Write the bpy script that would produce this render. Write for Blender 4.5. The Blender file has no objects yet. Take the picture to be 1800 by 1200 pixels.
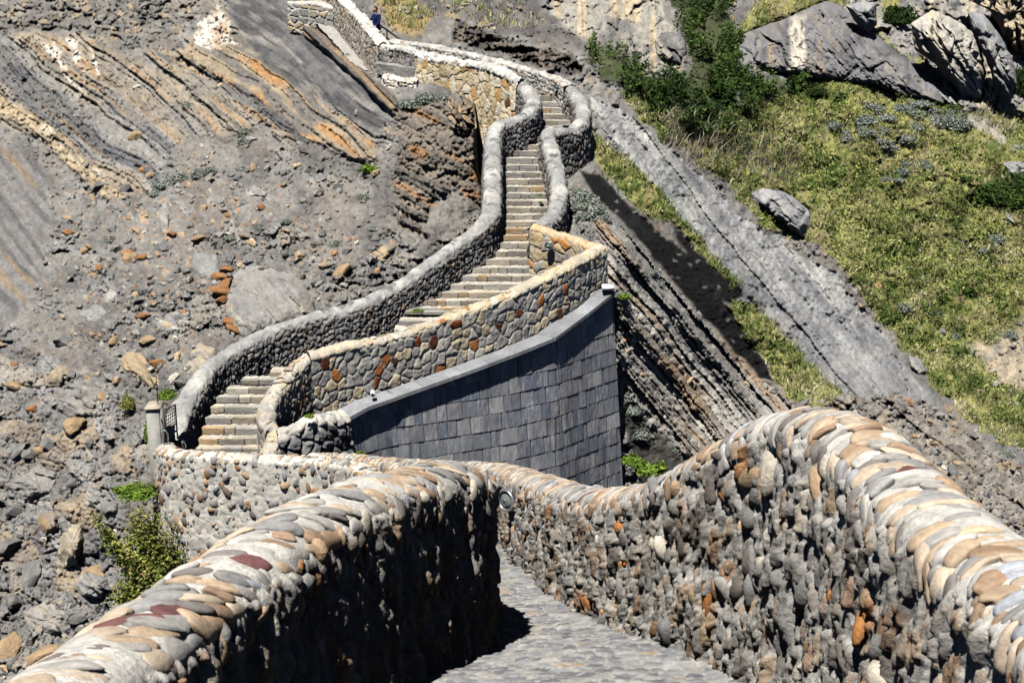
import bpy, bmesh, math, random
import numpy as np
rng = np.random.default_rng(11)
random.seed(5)
sc = bpy.context.scene
COL = sc.collection
F = 2300.0
PIT = math.radians(15)
SP, CP = math.sin(PIT), math.cos(PIT)

# ------------------------------------------------------------------ basics
def P(px, py, d):
    """a point seen at photo position px, py at depth d (metres), in world space"""
    px, py, d = np.broadcast_arrays(np.asarray(px, float), np.asarray(py, float), np.asarray(d, float))
    x = (px - 900) / F * d
    v = (600 - py) / F * d
    return np.stack([x, d * CP + v * SP, -d * SP + v * CP], -1)

def lin(c):
    c = np.asarray(c, float) / 255.0
    return np.where(c <= 0.04045, c / 12.92, ((c + 0.055) / 1.055) ** 2.4)

def C8(r, g, b):
    return lin([r, g, b])

def sstep(a, b, x):
    t = np.clip((x - a) / (b - a), 0, 1)
    return t * t * (3 - 2 * t)

def mix(a, b, t):
    return a + (b - a) * t

def mixc(a, b, t):
    return a + (b - a) * np.asarray(t)[..., None]

def hsh(i, j, seed=0):
    with np.errstate(over='ignore'):
        i = np.asarray(i).astype(np.int64).astype(np.uint32)
        j = np.asarray(j).astype(np.int64).astype(np.uint32)
        h = i * np.uint32(374761393) + j * np.uint32(668265263) + np.uint32((seed * 2246822519 + 12345) & 0xffffffff)
        h = (h ^ (h >> np.uint32(13))) * np.uint32(1274126177)
        h = h ^ (h >> np.uint32(16))
        h = h * np.uint32(2654435761)
        h = h ^ (h >> np.uint32(15))
    return h.astype(np.float64) / 4294967296.0

def noise(x, y, seed=0):
    """value noise, -1..1"""
    x = np.asarray(x, float); y = np.asarray(y, float)
    x, y = np.broadcast_arrays(x, y)
    i = np.floor(x); j = np.floor(y)
    u = x - i; v = y - j
    u = u * u * u * (u * (u * 6 - 15) + 10); v = v * v * v * (v * (v * 6 - 15) + 10)
    a = hsh(i, j, seed); b = hsh(i + 1, j, seed); c = hsh(i, j + 1, seed); d = hsh(i + 1, j + 1, seed)
    return 2 * (a + (b - a) * u + (c - a) * v + (a - b - c + d) * u * v) - 1

def fbm(x, y, seed=0, o=4, g=0.5):
    s = 0; a = 1; n = 0
    for k in range(o):
        s = s + a * noise(x * 2 ** k + 17.3 * k, y * 2 ** k - 9.1 * k, seed + k)
        n += a; a *= g
    return s / n

def ridged(x, y, seed=0, o=4, g=0.55):
    s = 0; a = 1; n = 0
    for k in range(o):
        s = s + a * (1 - 2 * np.abs(noise(x * 2 ** k + 7.7 * k, y * 2 ** k + 3.1 * k, seed + k)))
        n += a; a *= g
    return s / n

def worley(u, v, seed=0, jit=0.9):
    """f1, f2, cell id (0..1), offset from the cell's centre"""
    u = np.asarray(u, float); v = np.asarray(v, float)
    u, v = np.broadcast_arrays(u, v)
    iu = np.floor(u); iv = np.floor(v)
    f1 = np.full(u.shape, 9.0); f2 = np.full(u.shape, 9.0)
    cid = np.zeros(u.shape); du = np.zeros(u.shape); dv = np.zeros(u.shape)
    for a in (-1, 0, 1):
        for b in (-1, 0, 1):
            ci = iu + a; cj = iv + b
            ox = ci + 0.5 + jit * (hsh(ci, cj, seed) - 0.5); oy = cj + 0.5 + jit * (hsh(ci, cj, seed + 31) - 0.5)
            dx = u - ox; dy = v - oy
            dd = np.sqrt(dx * dx + dy * dy)
            n1 = dd < f1
            f2 = np.where(n1, f1, np.minimum(f2, dd))
            f1 = np.where(n1, dd, f1)
            cid = np.where(n1, hsh(ci, cj, seed + 77), cid)
            du = np.where(n1, dx, du); dv = np.where(n1, dy, dv)
    return f1, f2, cid, du, dv

def rid(cid, k):
    """another random number of the same cell"""
    return np.modf(cid * (913.7 + 71.3 * k) + 0.137 * k)[0]

def blocky(u, v, seed=0, tilt=0.8):
    """angular broken-rock relief: every cell a tilted facet"""
    f1, f2, c, du, dv = worley(u, v, seed)
    h = rid(c, 1) + tilt * ((rid(c, 2) - 0.5) * du + (rid(c, 3) - 0.5) * dv) * 2 - 0.5 * sstep(0.15, 0.0, f2 - f1)
    return h - 0.5, c, f2 - f1

def pick(cid, pal, wts):
    pal = np.array(pal); w = np.cumsum(np.array(wts, float)); w /= w[-1]
    return pal[np.clip(np.searchsorted(w, cid), 0, len(pal) - 1)]

# ------------------------------------------------------------------ mesh and materials
def mk(name, V, faces, mat, col=None, parent=None, smooth=True):
    V = np.asarray(V, float).reshape(-1, 3)
    if not isinstance(faces, list):
        faces = [faces]
    faces = [np.asarray(f, np.int64) for f in faces if len(f)]
    loops = np.concatenate([f.reshape(-1) for f in faces])
    tot = np.concatenate([np.full(len(f), f.shape[1], np.int64) for f in faces])
    start = np.concatenate([[0], np.cumsum(tot)[:-1]])
    me = bpy.data.meshes.new(name)
    me.vertices.add(len(V)); me.vertices.foreach_set('co', V.astype(np.float32).reshape(-1))
    me.loops.add(len(loops)); me.loops.foreach_set('vertex_index', loops.astype(np.int32))
    me.polygons.add(len(tot)); me.polygons.foreach_set('loop_start', start.astype(np.int32))
    me.polygons.foreach_set('loop_total', tot.astype(np.int32))
    me.update(calc_edges=True)
    me.validate()
    me.polygons.foreach_set('use_smooth', np.full(len(me.polygons), bool(smooth)))
    if col is not None:
        col = np.broadcast_to(np.asarray(col, float).reshape(-1, 3), (len(V), 3))
        a = me.color_attributes.new('Col', 'FLOAT_COLOR', 'POINT')
        rgba = np.ones((len(V), 4), np.float32); rgba[:, :3] = np.clip(col, 0.004, 0.95)
        a.data.foreach_set('color', rgba.reshape(-1))
    me.materials.append(mat)
    o = bpy.data.objects.new(name, me)
    COL.objects.link(o)
    if parent is not None:
        o.parent = parent
        o.matrix_parent_inverse.identity()
    return o

def tag(o, label=None, cat=None, group=None, kind=None):
    if label: o['label'] = label
    if cat: o['category'] = cat
    if group: o['group'] = group
    if kind: o['kind'] = kind
    return o

def empty(name, loc=(0, 0, 0)):
    o = bpy.data.objects.new(name, None)
    o.empty_display_size = 0.2
    o.location = loc
    COL.objects.link(o)
    return o

def material(name, rough=0.9, scale=25.0, amt=0.25, bump=0.3, dist=0.02, spec=0.25, color=None, scale2=3.0, amt2=0.12, stretch=(1, 1, 1), metal=0.0, trans=0.0):
    m = bpy.data.materials.new(name); m.use_nodes = True
    nt = m.node_tree; nd = nt.nodes; lk = nt.links
    b = nd['Principled BSDF']
    b.inputs['Roughness'].default_value = rough
    b.inputs['Specular IOR Level'].default_value = spec
    b.inputs['Metallic'].default_value = metal
    tc = nd.new('ShaderNodeTexCoord')
    mp = nd.new('ShaderNodeMapping'); mp.inputs['Scale'].default_value = stretch
    lk.new(tc.outputs['Object'], mp.inputs['Vector'])
    n1 = nd.new('ShaderNodeTexNoise'); n1.inputs['Scale'].default_value = scale; n1.inputs['Detail'].default_value = 5; n1.inputs['Roughness'].default_value = 0.65
    n2 = nd.new('ShaderNodeTexNoise'); n2.inputs['Scale'].default_value = scale2; n2.inputs['Detail'].default_value = 4
    lk.new(mp.outputs[0], n1.inputs['Vector']); lk.new(mp.outputs[0], n2.inputs['Vector'])
    r1 = nd.new('ShaderNodeMapRange'); r1.inputs[1].default_value = 0.25; r1.inputs[2].default_value = 0.75; r1.inputs[3].default_value = 1 - amt; r1.inputs[4].default_value = 1 + amt
    r2 = nd.new('ShaderNodeMapRange'); r2.inputs[1].default_value = 0.3; r2.inputs[2].default_value = 0.7; r2.inputs[3].default_value = 1 - amt2; r2.inputs[4].default_value = 1 + amt2
    lk.new(n1.outputs[0], r1.inputs[0]); lk.new(n2.outputs[0], r2.inputs[0])
    mu = nd.new('ShaderNodeMath'); mu.operation = 'MULTIPLY'
    lk.new(r1.outputs[0], mu.inputs[0]); lk.new(r2.outputs[0], mu.inputs[1])
    vm = nd.new('ShaderNodeVectorMath'); vm.operation = 'SCALE'
    if color is None:
        at = nd.new('ShaderNodeAttribute'); at.attribute_name = 'Col'
        lk.new(at.outputs['Color'], vm.inputs[0])
    else:
        vm.inputs[0].default_value = color
    lk.new(mu.outputs[0], vm.inputs['Scale'])
    lk.new(vm.outputs[0], b.inputs['Base Color'])
    if bump:
        bp = nd.new('ShaderNodeBump'); bp.inputs['Strength'].default_value = bump; bp.inputs['Distance'].default_value = dist
        lk.new(n1.outputs[0], bp.inputs['Height']); lk.new(bp.outputs[0], b.inputs['Normal'])
    if trans:
        t = nd.new('ShaderNodeBsdfTranslucent'); lk.new(vm.outputs[0], t.inputs['Color'])
        mx = nd.new('ShaderNodeMixShader'); mx.inputs[0].default_value = trans
        lk.new(b.outputs[0], mx.inputs[1]); lk.new(t.outputs[0], mx.inputs[2])
        lk.new(mx.outputs[0], nd['Material Output'].inputs['Surface'])
    return m

M_ROCK = material('rock', scale=9, amt=0.36, bump=0.9, dist=0.1, scale2=1.2, amt2=0.12)
M_SLAB = material('boulder_stone', scale=9, amt=0.28, bump=0.7, dist=0.07, scale2=1.5)
M_NEAR = material('mortared_rubble', scale=38, amt=0.3, bump=0.7, dist=0.02, scale2=9, amt2=0.2)
M_PEB = material('river_pebble', rough=0.8, scale=34, amt=0.26, bump=0.45, dist=0.012, scale2=5, amt2=0.2)
M_WALL = material('far_masonry', scale=14, amt=0.22, bump=0.5, dist=0.03, scale2=2.2, amt2=0.12)
M_PLAS = material('weathered_render', scale=11, amt=0.3, bump=0.6, dist=0.03, scale2=2.5, amt2=0.22)
M_SLATE = material('slate', rough=0.6, scale=9, amt=0.22, bump=0.5, dist=0.015, scale2=1.6, amt2=0.15, stretch=(1, 1, 0.35))
M_STEP = material('step_stone', scale=12, amt=0.3, bump=0.7, dist=0.025, scale2=2.2, amt2=0.28, stretch=(0.5, 1, 1.6))
M_PATH = material('cobble', scale=18, amt=0.25, bump=0.5, dist=0.02, scale2=5, amt2=0.15)
M_LEAF = material('leaf', rough=0.7, scale=3, amt=0.2, bump=0, spec=0.2, trans=0.25)
M_IRON = material('black_iron', rough=0.5, color=tuple(C8(28, 28, 30)), amt=0.15, bump=0.1, spec=0.4)
M_CONC = material('concrete', scale=40, amt=0.25, bump=0.5, dist=0.01, color=tuple(C8(165, 163, 156)), scale2=4, amt2=0.15)
M_STEEL = material('steel_rim', rough=0.35, color=tuple(C8(170, 172, 170)), metal=0.7, amt=0.1, bump=0)
M_LENS = material('lamp_glass', rough=0.15, color=tuple(C8(120, 130, 125)), spec=0.6, amt=0.2, bump=0)
M_WHITE = material('white_paint', rough=0.6, color=tuple(C8(232, 232, 230)), amt=0.05, bump=0.1)
M_SKIN = material('skin', rough=0.6, color=tuple(C8(190, 140, 115)), amt=0.05, bump=0)
M_NAVY = material('navy_cloth', rough=0.85, color=tuple(C8(22, 36, 92)), amt=0.15, bump=0.2)
M_DARK = material('dark_cloth', rough=0.85, color=tuple(C8(40, 42, 48)), amt=0.15, bump=0.2)
M_HAIR = material('dark_hair', rough=0.7, color=tuple(C8(38, 32, 28)), amt=0.2, bump=0.3)
M_WSHIRT = material('white_cloth', rough=0.8, color=tuple(C8(215, 215, 215)), amt=0.05, bump=0)

# ------------------------------------------------------------------ terrain depth: one smooth hillside through these points
TP = np.array([
 (-300,1450,23),(0,1200,29),(200,1100,29.6),(300,980,30),(150,900,32),(0,900,33.5),(0,700,37),(250,760,33.2),(150,550,39),(0,500,43),(300,600,36),
 (340,655,34.2),(450,510,37.3),(560,530,36.8),(650,490,37.6),(700,440,38.8),(760,400,39.8),(800,350,41),(832,330,41.8),(700,350,41.5),(500,350,43),
 (300,350,46),(100,350,49),(0,300,52),(0,150,58),(0,0,64),(200,100,58),(300,0,62),(400,80,57),(300,200,52.5),(500,20,57),(550,45,55.2),(600,80,52.6),
 (660,118,49.4),(640,200,46.3),(690,180,46.4),(700,260,43.6),(650,280,44.2),(560,250,46.8),(560,120,51.4),(740,170,46.6),(800,195,45.2),(832,240,43.6),
 (700,40,55),(760,60,52.8),(830,70,52.4),(900,92,51.3),(1000,112,49.8),(1015,145,48.3),(650,0,57.5),(800,0,58),(950,0,60),(1042,200,46.6),(1045,300,43.6),
 (1000,350,41.8),(1065,400,39.8),(1080,450,38.3),(1085,520,37.6),(1090,600,37.6),(1100,700,37.8),(1105,800,37.8),(1160,820,37.5),(1100,900,37.5),(900,900,34),(700,880,31.8),(600,900,30.8),
 (600,610,36.2),(500,650,34.9),(400,750,33.4),(700,545,37.4),(850,470,39.9),(920,400,41.3),(920,300,44.2),(950,200,47.6),(850,130,50.2),(700,650,36.6),(800,700,37.2),(950,700,37.7),(1040,600,38.4),
 (320,985,29.6),(500,1000,28),(800,1000,30),(1100,1100,32),(1400,1100,30),(1800,1200,28),(2100,1450,22),(900,1450,22),
 (1800,950,33.5),(1700,850,36.0),(1600,800,38),(1550,700,41.5),(1250,750,39.6),(1160,700,38.7),(1300,700,41),(1400,650,43.5),(1200,600,40.2),(1110,500,38.6),(1150,450,40.4),(1280,500,43.6),
 (1450,550,47),(1600,650,46),(1700,720,45),(1800,800,42),(1100,250,46.4),(1200,350,46.5),(1350,450,48),(1500,450,51),(1700,500,52.5),(1800,600,50),(1150,150,50.5),(1250,250,51.5),
 (1400,250,55),(1600,350,55.5),(1800,350,57.5),(1400,130,59),(1550,160,60),(1700,180,61.5),(1800,200,63),(1100,50,57),(1200,0,62),(1350,0,67),(1500,0,71),(1650,0,73),(1800,0,76),
 (2100,-250,90),(2100,300,66),(2100,800,44),(900,-250,76),(-300,-250,80),(-300,400,52),(-300,900,32),(400,-250,76),(1500,-250,90)], float)
def _tps(r2):
    return 0.5 * r2 * np.log(r2 + 1e-9)
_X = TP[:, :2] / 400.0; _Y = np.log(TP[:, 2]); _n = len(_X)
_K = _tps(((_X[:, None] - _X[None]) ** 2).sum(-1)) + 0.004 * np.eye(_n)
_Q = np.concatenate([np.ones((_n, 1)), _X], 1)
_sol = np.linalg.solve(np.block([[_K, _Q], [_Q.T, np.zeros((3, 3))]]), np.concatenate([_Y, np.zeros(3)]))
def dsmooth(px, py):
    px = np.asarray(px, float); py = np.asarray(py, float); sh = np.broadcast(px, py).shape
    q = np.stack(np.broadcast_arrays(px, py), -1).reshape(-1, 2) / 400.0
    out = np.empty(len(q))
    for i in range(0, len(q), 60000):
        c = q[i:i + 60000]
        out[i:i + 60000] = _tps(((c[:, None] - _X[None]) ** 2).sum(-1)) @ _sol[:_n] + _sol[_n] + c @ _sol[_n + 1:]
    return np.exp(out).reshape(sh)

def poly_mask(px, py, poly, soft=10.0, wob=8.0, seed=0):
    """1 inside the outline, soft and a little ragged at its edge"""
    if wob:
        px = px + wob * fbm(px / 22, py / 22, seed + 5, 3); py = py + wob * fbm(px / 22 + 40, py / 22, seed + 9, 3)
    pts = np.array(poly, float); inside = np.zeros(px.shape, bool); dist = np.full(px.shape, 1e9)
    x0, y0 = pts.min(0) - 60; x1, y1 = pts.max(0) + 60
    sel = (px > x0) & (px < x1) & (py > y0) & (py < y1)
    X = px[sel]; Y = py[sel]; ins = np.zeros(X.shape, bool); dd = np.full(X.shape, 1e9)
    for k in range(len(pts)):
        ax, ay = pts[k]; bx, by = pts[(k + 1) % len(pts)]
        if ay != by:
            c = ((ay > Y) != (by > Y)) & (X < (bx - ax) * (Y - ay) / (by - ay) + ax)
            ins ^= c
        ex, ey = bx - ax, by - ay
        t = np.clip(((X - ax) * ex + (Y - ay) * ey) / (ex * ex + ey * ey + 1e-9), 0, 1)
        dd = np.minimum(dd, np.hypot(X - ax - t * ex, Y - ay - t * ey))
    out = np.zeros(px.shape)
    out[sel] = sstep(-soft, soft, np.where(ins, dd, -dd))
    return out

def axis(lo, hi, a, b, fine):
    mid = np.arange(a, b + fine, fine)
    l = a - np.cumsum(np.geomspace(fine, 40, 30)); l = l[l > lo][::-1]
    h = mid[-1] + np.cumsum(np.geomspace(fine, 40, 30)); h = h[h < hi]
    return np.concatenate([[lo], l, mid, h, [hi]])
GX = axis(-300, 2100, -30, 1830, 2.1)
GY = axis(-250, 1450, -30, 1230, 2.1)
PX, PY = np.meshgrid(GX, GY)
D0 = dsmooth(PX, PY)
# the bank falls away beside the retaining wall
D0 = D0 + 4.5 * poly_mask(PX, PY, [(838,185),(900,170),(930,330),(850,345),(836,300)], 5, 3)

# zones of the hillside, each an outline on the slope
Z = {}
def zone(name, poly, soft=8, wob=8):
    Z[name] = poly_mask(PX, PY, poly, soft, wob, len(Z) * 13)
zone('strata_l', [(-30,70),(60,60),(140,60),(200,95),(300,90),(370,20),(400,-40),(520,-30),(560,40),(600,90),(690,180),(700,230),(660,290),(600,265),(520,250),(470,215),(400,235),(330,235),(290,290),(270,335),(215,350),(120,290),(60,240),(-30,210)], 8)
zone('tan_l', [(-30,130),(20,160),(70,210),(140,265),(185,310),(222,350),(180,345),(130,300),(70,235),(-30,190)], 4)
zone('slab_l', [(385,-20),(520,-20),(545,60),(610,120),(690,185),(700,215),(660,235),(600,195),(520,150),(460,110),(420,60)], 6)
zone('edge_tan', [(390,20),(420,60),(470,115),(530,160),(600,205),(655,250),(660,285),(635,285),(590,262),(540,245),(500,200),(420,160),(340,110),(300,95),(330,80),(370,60)], 6)
zone('ledge_l', [(525,30),(560,50),(620,110),(690,165),(705,200),(690,200),(640,150),(580,95),(535,62)], 3, 3)
zone('white_l', [(72,75),(95,72),(112,110),(130,150),(150,165),(130,155),(105,120),(85,95)], 3, 6)
zone('white_l2', [(118,70),(135,72),(142,100),(155,130),(148,135),(132,105)], 3, 6)
zone('white_l3', [(345,40),(380,10),(398,30),(405,60),(425,88),(395,75),(370,85),(340,80)], 4, 10)
zone('white_l4', [(158,85),(166,95),(172,120),(180,132),(172,130),(163,110)], 2, 4)
zone('smooth_l', [(-30,250),(40,270),(80,300),(90,400),(75,480),(30,560),(-30,570)], 10)
zone('breccia', [(-30,620),(60,600),(150,690),(240,700),(280,740),(265,830),(200,860),(230,1000),(330,1010),(420,1230),(-30,1230)], 14)
zone('rubble_top', [(-30,-30),(360,-30),(350,30),(300,80),(200,90),(140,55),(60,55),(-30,60)], 8)
zone('crag', [(690,190),(720,180),(770,170),(835,190),(850,260),(850,360),(800,390),(750,420),(700,400),(690,330),(700,260)], 6)
zone('crag_slab', [(740,395),(790,330),(830,350),(840,370),(800,400),(760,420)], 5)
zone('darkslope', [(500,240),(600,260),(690,300),(680,420),(640,450),(660,330),(560,300)], 14)
zone('upcliff', [(800,40),(840,50),(900,75),(960,90),(1010,95),(1020,130),(1000,140),(930,108),(860,90),(800,75)], 4)
zone('upslope', [(640,-30),(990,-30),(1030,90),(1000,90),(900,60),(800,30),(740,60),(690,40)], 8)
zone('cliff_m', [(950,-30),(1150,-30),(1180,40),(1205,70),(1205,130),(1160,120),(1120,135),(1060,85),(1010,60),(960,20)], 6)
zone('bed_r', [(1035,352),(1075,385),(1115,418),(1168,480),(1230,550),(1290,614),(1345,665),(1390,700),(1400,760),(1250,830),(1090,720),(1070,540)], 8)
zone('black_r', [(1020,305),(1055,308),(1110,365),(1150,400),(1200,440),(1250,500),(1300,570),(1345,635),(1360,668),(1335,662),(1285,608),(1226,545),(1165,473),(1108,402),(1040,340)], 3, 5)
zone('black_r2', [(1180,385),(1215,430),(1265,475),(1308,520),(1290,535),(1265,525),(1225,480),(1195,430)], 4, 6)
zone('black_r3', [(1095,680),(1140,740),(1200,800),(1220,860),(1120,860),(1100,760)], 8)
zone('slab_r', [(1035,170),(1080,185),(1130,215),(1180,260),(1240,320),(1320,400),(1400,440),(1470,480),(1500,530),(1560,600),(1620,680),(1660,720),(1560,715),(1480,690),(1400,610),(1340,540),(1268,462),(1178,380),(1108,290),(1055,222)], 3, 12)
zone('rough_r', [(1380,690),(1480,700),(1580,690),(1650,720),(1720,770),(1840,850),(1840,1235),(1080,1235),(1230,860),(1380,790)], 8)
zone('strip_g', [(1040,230),(1100,280),(1160,330),(1200,390),(1250,440),(1300,500),(1290,520),(1230,450),(1180,390),(1130,380),(1100,340),(1050,290)], 5)
zone('strip_g2', [(1275,535),(1310,530),(1360,570),(1410,630),(1480,690),(1440,715),(1390,700),(1350,650),(1310,590)], 5)
zone('field', [(1240,240),(1330,170),(1430,140),(1550,150),(1640,170),(1700,190),(1830,200),(1830,800),(1760,780),(1700,740),(1650,690),(1590,610),(1520,530),(1480,470),(1430,420),(1350,400),(1290,330),(1220,280),(1140,220),(1090,160),(1180,140)], 4, 14)
zone('field_top', [(1290,60),(1330,10),(1400,-30),(1830,-30),(1830,200),(1700,180),(1300,100)], 8)
zone('cliff_r', [(1480,-30),(1840,-30),(1840,130),(1795,190),(1700,200),(1640,150),(1560,70),(1500,70)], 8, 14)
zone('bare_r', [(1690,610),(1750,600),(1830,560),(1830,720),(1780,690),(1740,650)], 10)
zone('path_r', [(1690,195),(1740,210),(1775,240),(1765,250),(1720,225)], 5)
zone('bush1', [(1170,-30),(1290,-30),(1285,40),(1300,90),(1290,130),(1330,135),(1410,145),(1420,165),(1350,175),(1290,170),(1340,225),(1310,250),(1240,240),(1190,225),(1130,190),(1075,150),(1030,95),(1040,80),(1100,100),(1140,140),(1190,150),(1215,110),(1200,60)], 8, 16)
zone('bush2', [(1690,320),(1830,330),(1830,385),(1760,370),(1700,350)], 8, 12)
zone('dry_l', [(655,-10),(720,-10),(760,30),(740,60),(700,60),(680,30)], 10)
zone('green_u', [(800,-10),(880,0),(930,40),(910,70),(850,50),(810,20)], 14)

# strata coordinates: q runs across the beds
def strata(angle, seed, warp=10):
    a = math.radians(angle)
    q = -PX * math.sin(a) + PY * math.cos(a); r = PX * math.cos(a) + PY * math.sin(a)
    q = q + warp * fbm(r / 160, q / 90, seed, 3) + 2.5 * fbm(r / 25, q / 12, seed + 3, 3)
    return q, r
def beds(q, r, w, seed):
    """layer number, height of the layer and a groove along its lower edge"""
    k = np.floor(q / w); fr = q / w - k
    seg = np.floor(r / (w * 9) + 7 * hsh(k, k * 0, seed))
    hh = hsh(k, k * 0 + 3, seed) + 0.35 * hsh(k, seg, seed + 1)
    return k, hh, fr

H = np.zeros(PX.shape)          # relief towards the viewer, in metres at d = 50
f_lo = fbm(PX / 150, PY / 150, 1, 4)
f_md = fbm(PX / 45, PY / 45, 2, 4)
f_hi = fbm(PX / 14, PY / 14, 3, 3)
f_vh = fbm(PX / 6, PY / 6, 4, 2)
b1, c1, e1 = blocky(PX / 34 + 0.5 * f_md, PY / 26 + 0.5 * f_hi, 21)
b0, c0, e0 = blocky(PX / 62 + 0.6 * f_md, PY / 52 + 0.4 * f_md, 20)
b2, c2, e2 = blocky(PX / 13 + 0.4 * f_hi, PY / 10, 22)
b3, c3, e3 = blocky(PX / 6.5, PY / 5.5, 23)
H += 0.7 * f_lo + 0.35 * f_md + 0.14 * f_hi + 0.06 * f_vh

# base scree colour: grey silt with scattered tan and rusty stones
G = C8(140, 137, 132); GD = C8(112, 109, 107); TAN = C8(190, 164, 128); RUST = C8(178, 128, 84); PALE = C8(205, 198, 184); WHT = C8(226, 218, 204)
col = mixc(np.broadcast_to(G, PX.shape + (3,)), GD, sstep(-0.3, 0.5, f_md + 0.3 * f_hi))
brown = sstep(0.0, 0.5, fbm(PX / 120, PY / 120, 9, 3))
col = mixc(col, C8(134, 123, 111), 0.4 * brown)
led = sstep(0.02, 0.3, fbm(PX / 85, PY / 60, 14, 4))
H += led * (0.38 * b1 + 0.2 * b2 + 0.25 * ridged(PX / 70, PY / 50, 15, 3))
col = mixc(col, pick(rid(c1, 14), [C8(150, 149, 147), C8(128, 127, 127), C8(162, 156, 146), C8(118, 117, 116)], [2, 2, 1, 1.5]), 0.6 * led)
dens = np.clip(0.02 + 0.16 * fbm(PX / 90 + 5, PY / 90, 12, 3) + 0.2 * poly_mask(PX, PY, [(180,360),(330,300),(480,330),(600,420),(420,560),(250,620),(130,600)], 60, 0), 0, 0.5)
st = (rid(c3, 4) < dens) * sstep(0.05, 0.2, e3)
scol = pick(rid(c3, 5), [TAN, RUST, PALE, C8(150, 148, 146), C8(165, 140, 112)], [3, 2, 1, 3, 3])
col = mixc(col, scol, 0.6 * st); H += 0.09 * st * rid(c3, 6) + 0.05 * b3
st2 = (rid(c2, 4) < dens * 0.45) * sstep(0.05, 0.2, e2)
scol2 = pick(rid(c2, 5), [TAN, C8(176, 150, 118), C8(160, 157, 152), C8(140, 138, 136)], [2, 2, 3, 3])
col = mixc(col, scol2, 0.8 * st2); H += st2 * (0.14 + 0.22 * b2) + 0.05 * b2

def apply(zn, c, h, keep=0.0, strength=1.0):
    global col, H
    m = Z[zn] * strength
    col = mixc(col, c, m)
    if h is not None:
        base = 0.7 * f_lo + 0.2 * f_md
        H = H * (1 - m) + (base + h) * m

# rubble along the top left
cc = pick(rid(c2, 7), [C8(128, 125, 120), C8(150, 144, 134), C8(170, 152, 126), C8(110, 108, 106)], [3, 3, 1.5, 2])
apply('rubble_top', mixc(np.broadcast_to(C8(128, 124, 118), PX.shape + (3,)), cc, 0.7 * sstep(0, 0.15, e2)), 0.35 * f_md + 0.22 * b2 + 0.3 * b1 * (rid(c1, 5) > 0.5) + 0.06 * b3)

# folded beds on the left
qa, ra = strata(37, 41, 26)
k1, h1, fr1 = beds(qa, ra, 15.0, 5)
k2, h2, fr2 = beds(qa, ra, 5.2, 6)
bandn = noise(qa / 26, ra / 500, 44); band2 = noise(qa / 9, ra / 240, 45)
sc_ = np.broadcast_to(C8(150, 147, 142), PX.shape + (3,))
sc_ = mixc(sc_, C8(112, 112, 113), sstep(0.0, 0.45, bandn))
sc_ = mixc(sc_, C8(172, 156, 132), sstep(0.15, 0.5, -bandn + 0.4 * f_md) * 0.6)
sc_ = mixc(sc_, C8(184, 148, 104), sstep(0.5, 0.8, band2 + 0.5 * f_lo) * 0.6)
sc_ = mixc(sc_, C8(96, 95, 95), sstep(0.4, 0.7, -band2 + 0.2 * f_hi) * 0.7)
grav = sstep(0.1, 0.45, fbm(PX / 70 + 9, PY / 50, 61, 3))
sc_ = mixc(sc_, mixc(np.broadcast_to(C8(130, 126, 120), PX.shape + (3,)), scol, 0.5 * st), 0.6 * grav)
hs = 0.5 * (h1 - 0.5) + 0.3 * (h2 - 0.5) - 0.25 * sstep(0.16, 0.0, fr1) * (hsh(k1, k1 * 0, 8) > 0.4) - 0.12 * sstep(0.2, 0, fr2) + 0.14 * f_hi + 0.07 * f_vh + 0.06 * b3 + 0.14 * b2 * sstep(0, .4, f_md)
hs = hs * (1 - 0.5 * grav) + 0.1 * b2 * grav
apply('strata_l', sc_, hs)
tn = mixc(np.broadcast_to(C8(196, 176, 144), PX.shape + (3,)), C8(160, 142, 118), sstep(-0.2, 0.6, f_hi + 0.5 * f_md))
apply('tan_l', mixc(mixc(tn, C8(205, 192, 170), sstep(0.2, 0.5, f_md)), C8(142, 138, 132), sstep(0.2, 0.6, noise(qa / 8, ra / 90, 57) - 0.3 * f_md) * 0.8), 0.25 + 0.2 * f_hi + 0.2 * b2 + 0.2 * b1 + 0.15 * (h2 - 0.5))
# dark smooth bedding plane with its pale rusty lower edge
sl = mixc(np.broadcast_to(C8(112, 110, 110), PX.shape + (3,)), C8(88, 87, 88), sstep(-0.3, 0.4, noise(qa / 7, ra / 60, 46) + f_md))
sl = mixc(sl, C8(142, 138, 132), sstep(0.2, 0.6, fbm(ra / 60, qa / 14, 48, 3)))
apply('slab_l', sl, 0.1 * noise(qa / 10, ra / 70, 47) + 0.15 * f_hi * f_md + 0.1 * sstep(0.3, 0.6, ridged(ra / 70, qa / 20, 49)))
et = mixc(np.broadcast_to(C8(170, 154, 130), PX.shape + (3,)), C8(186, 144, 98), sstep(0.1, 0.6, noise(qa / 9, ra / 110, 51) + 0.4 * f_hi))
et = mixc(et, C8(126, 121, 115), sstep(-0.1, 0.4, noise(qa / 6, ra / 90, 52) - 0.3 * f_md))
apply('edge_tan', et, 0.35 + 0.45 * (h1 - 0.5) + 0.2 * (h2 - 0.5) + 0.14 * f_hi + 0.1 * b2 - 0.2 * sstep(0.14, 0, fr1))
qd, rd = strata(44, 55, 5)
k5, h5, fr5 = beds(qd, rd, 9, 15)
apply('ledge_l', mixc(np.broadcast_to(C8(150, 128, 102), PX.shape + (3,)), C8(105, 100, 96), sstep(0.3, 0.7, h5)), 0.75 + 0.5 * (h5 - 0.5) - 0.3 * sstep(0.25, 0, fr5) + 0.08 * f_hi)
for zn in ('white_l', 'white_l2', 'white_l3', 'white_l4'):
    apply(zn, mixc(np.broadcast_to(WHT, PX.shape + (3,)), C8(190, 165, 140), sstep(0.0, 0.5, f_hi)), 0.28 + 0.3 * f_hi + 0.25 * b2 + 0.1 * b3)
qs, rs = strata(50, 71, 14)
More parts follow.
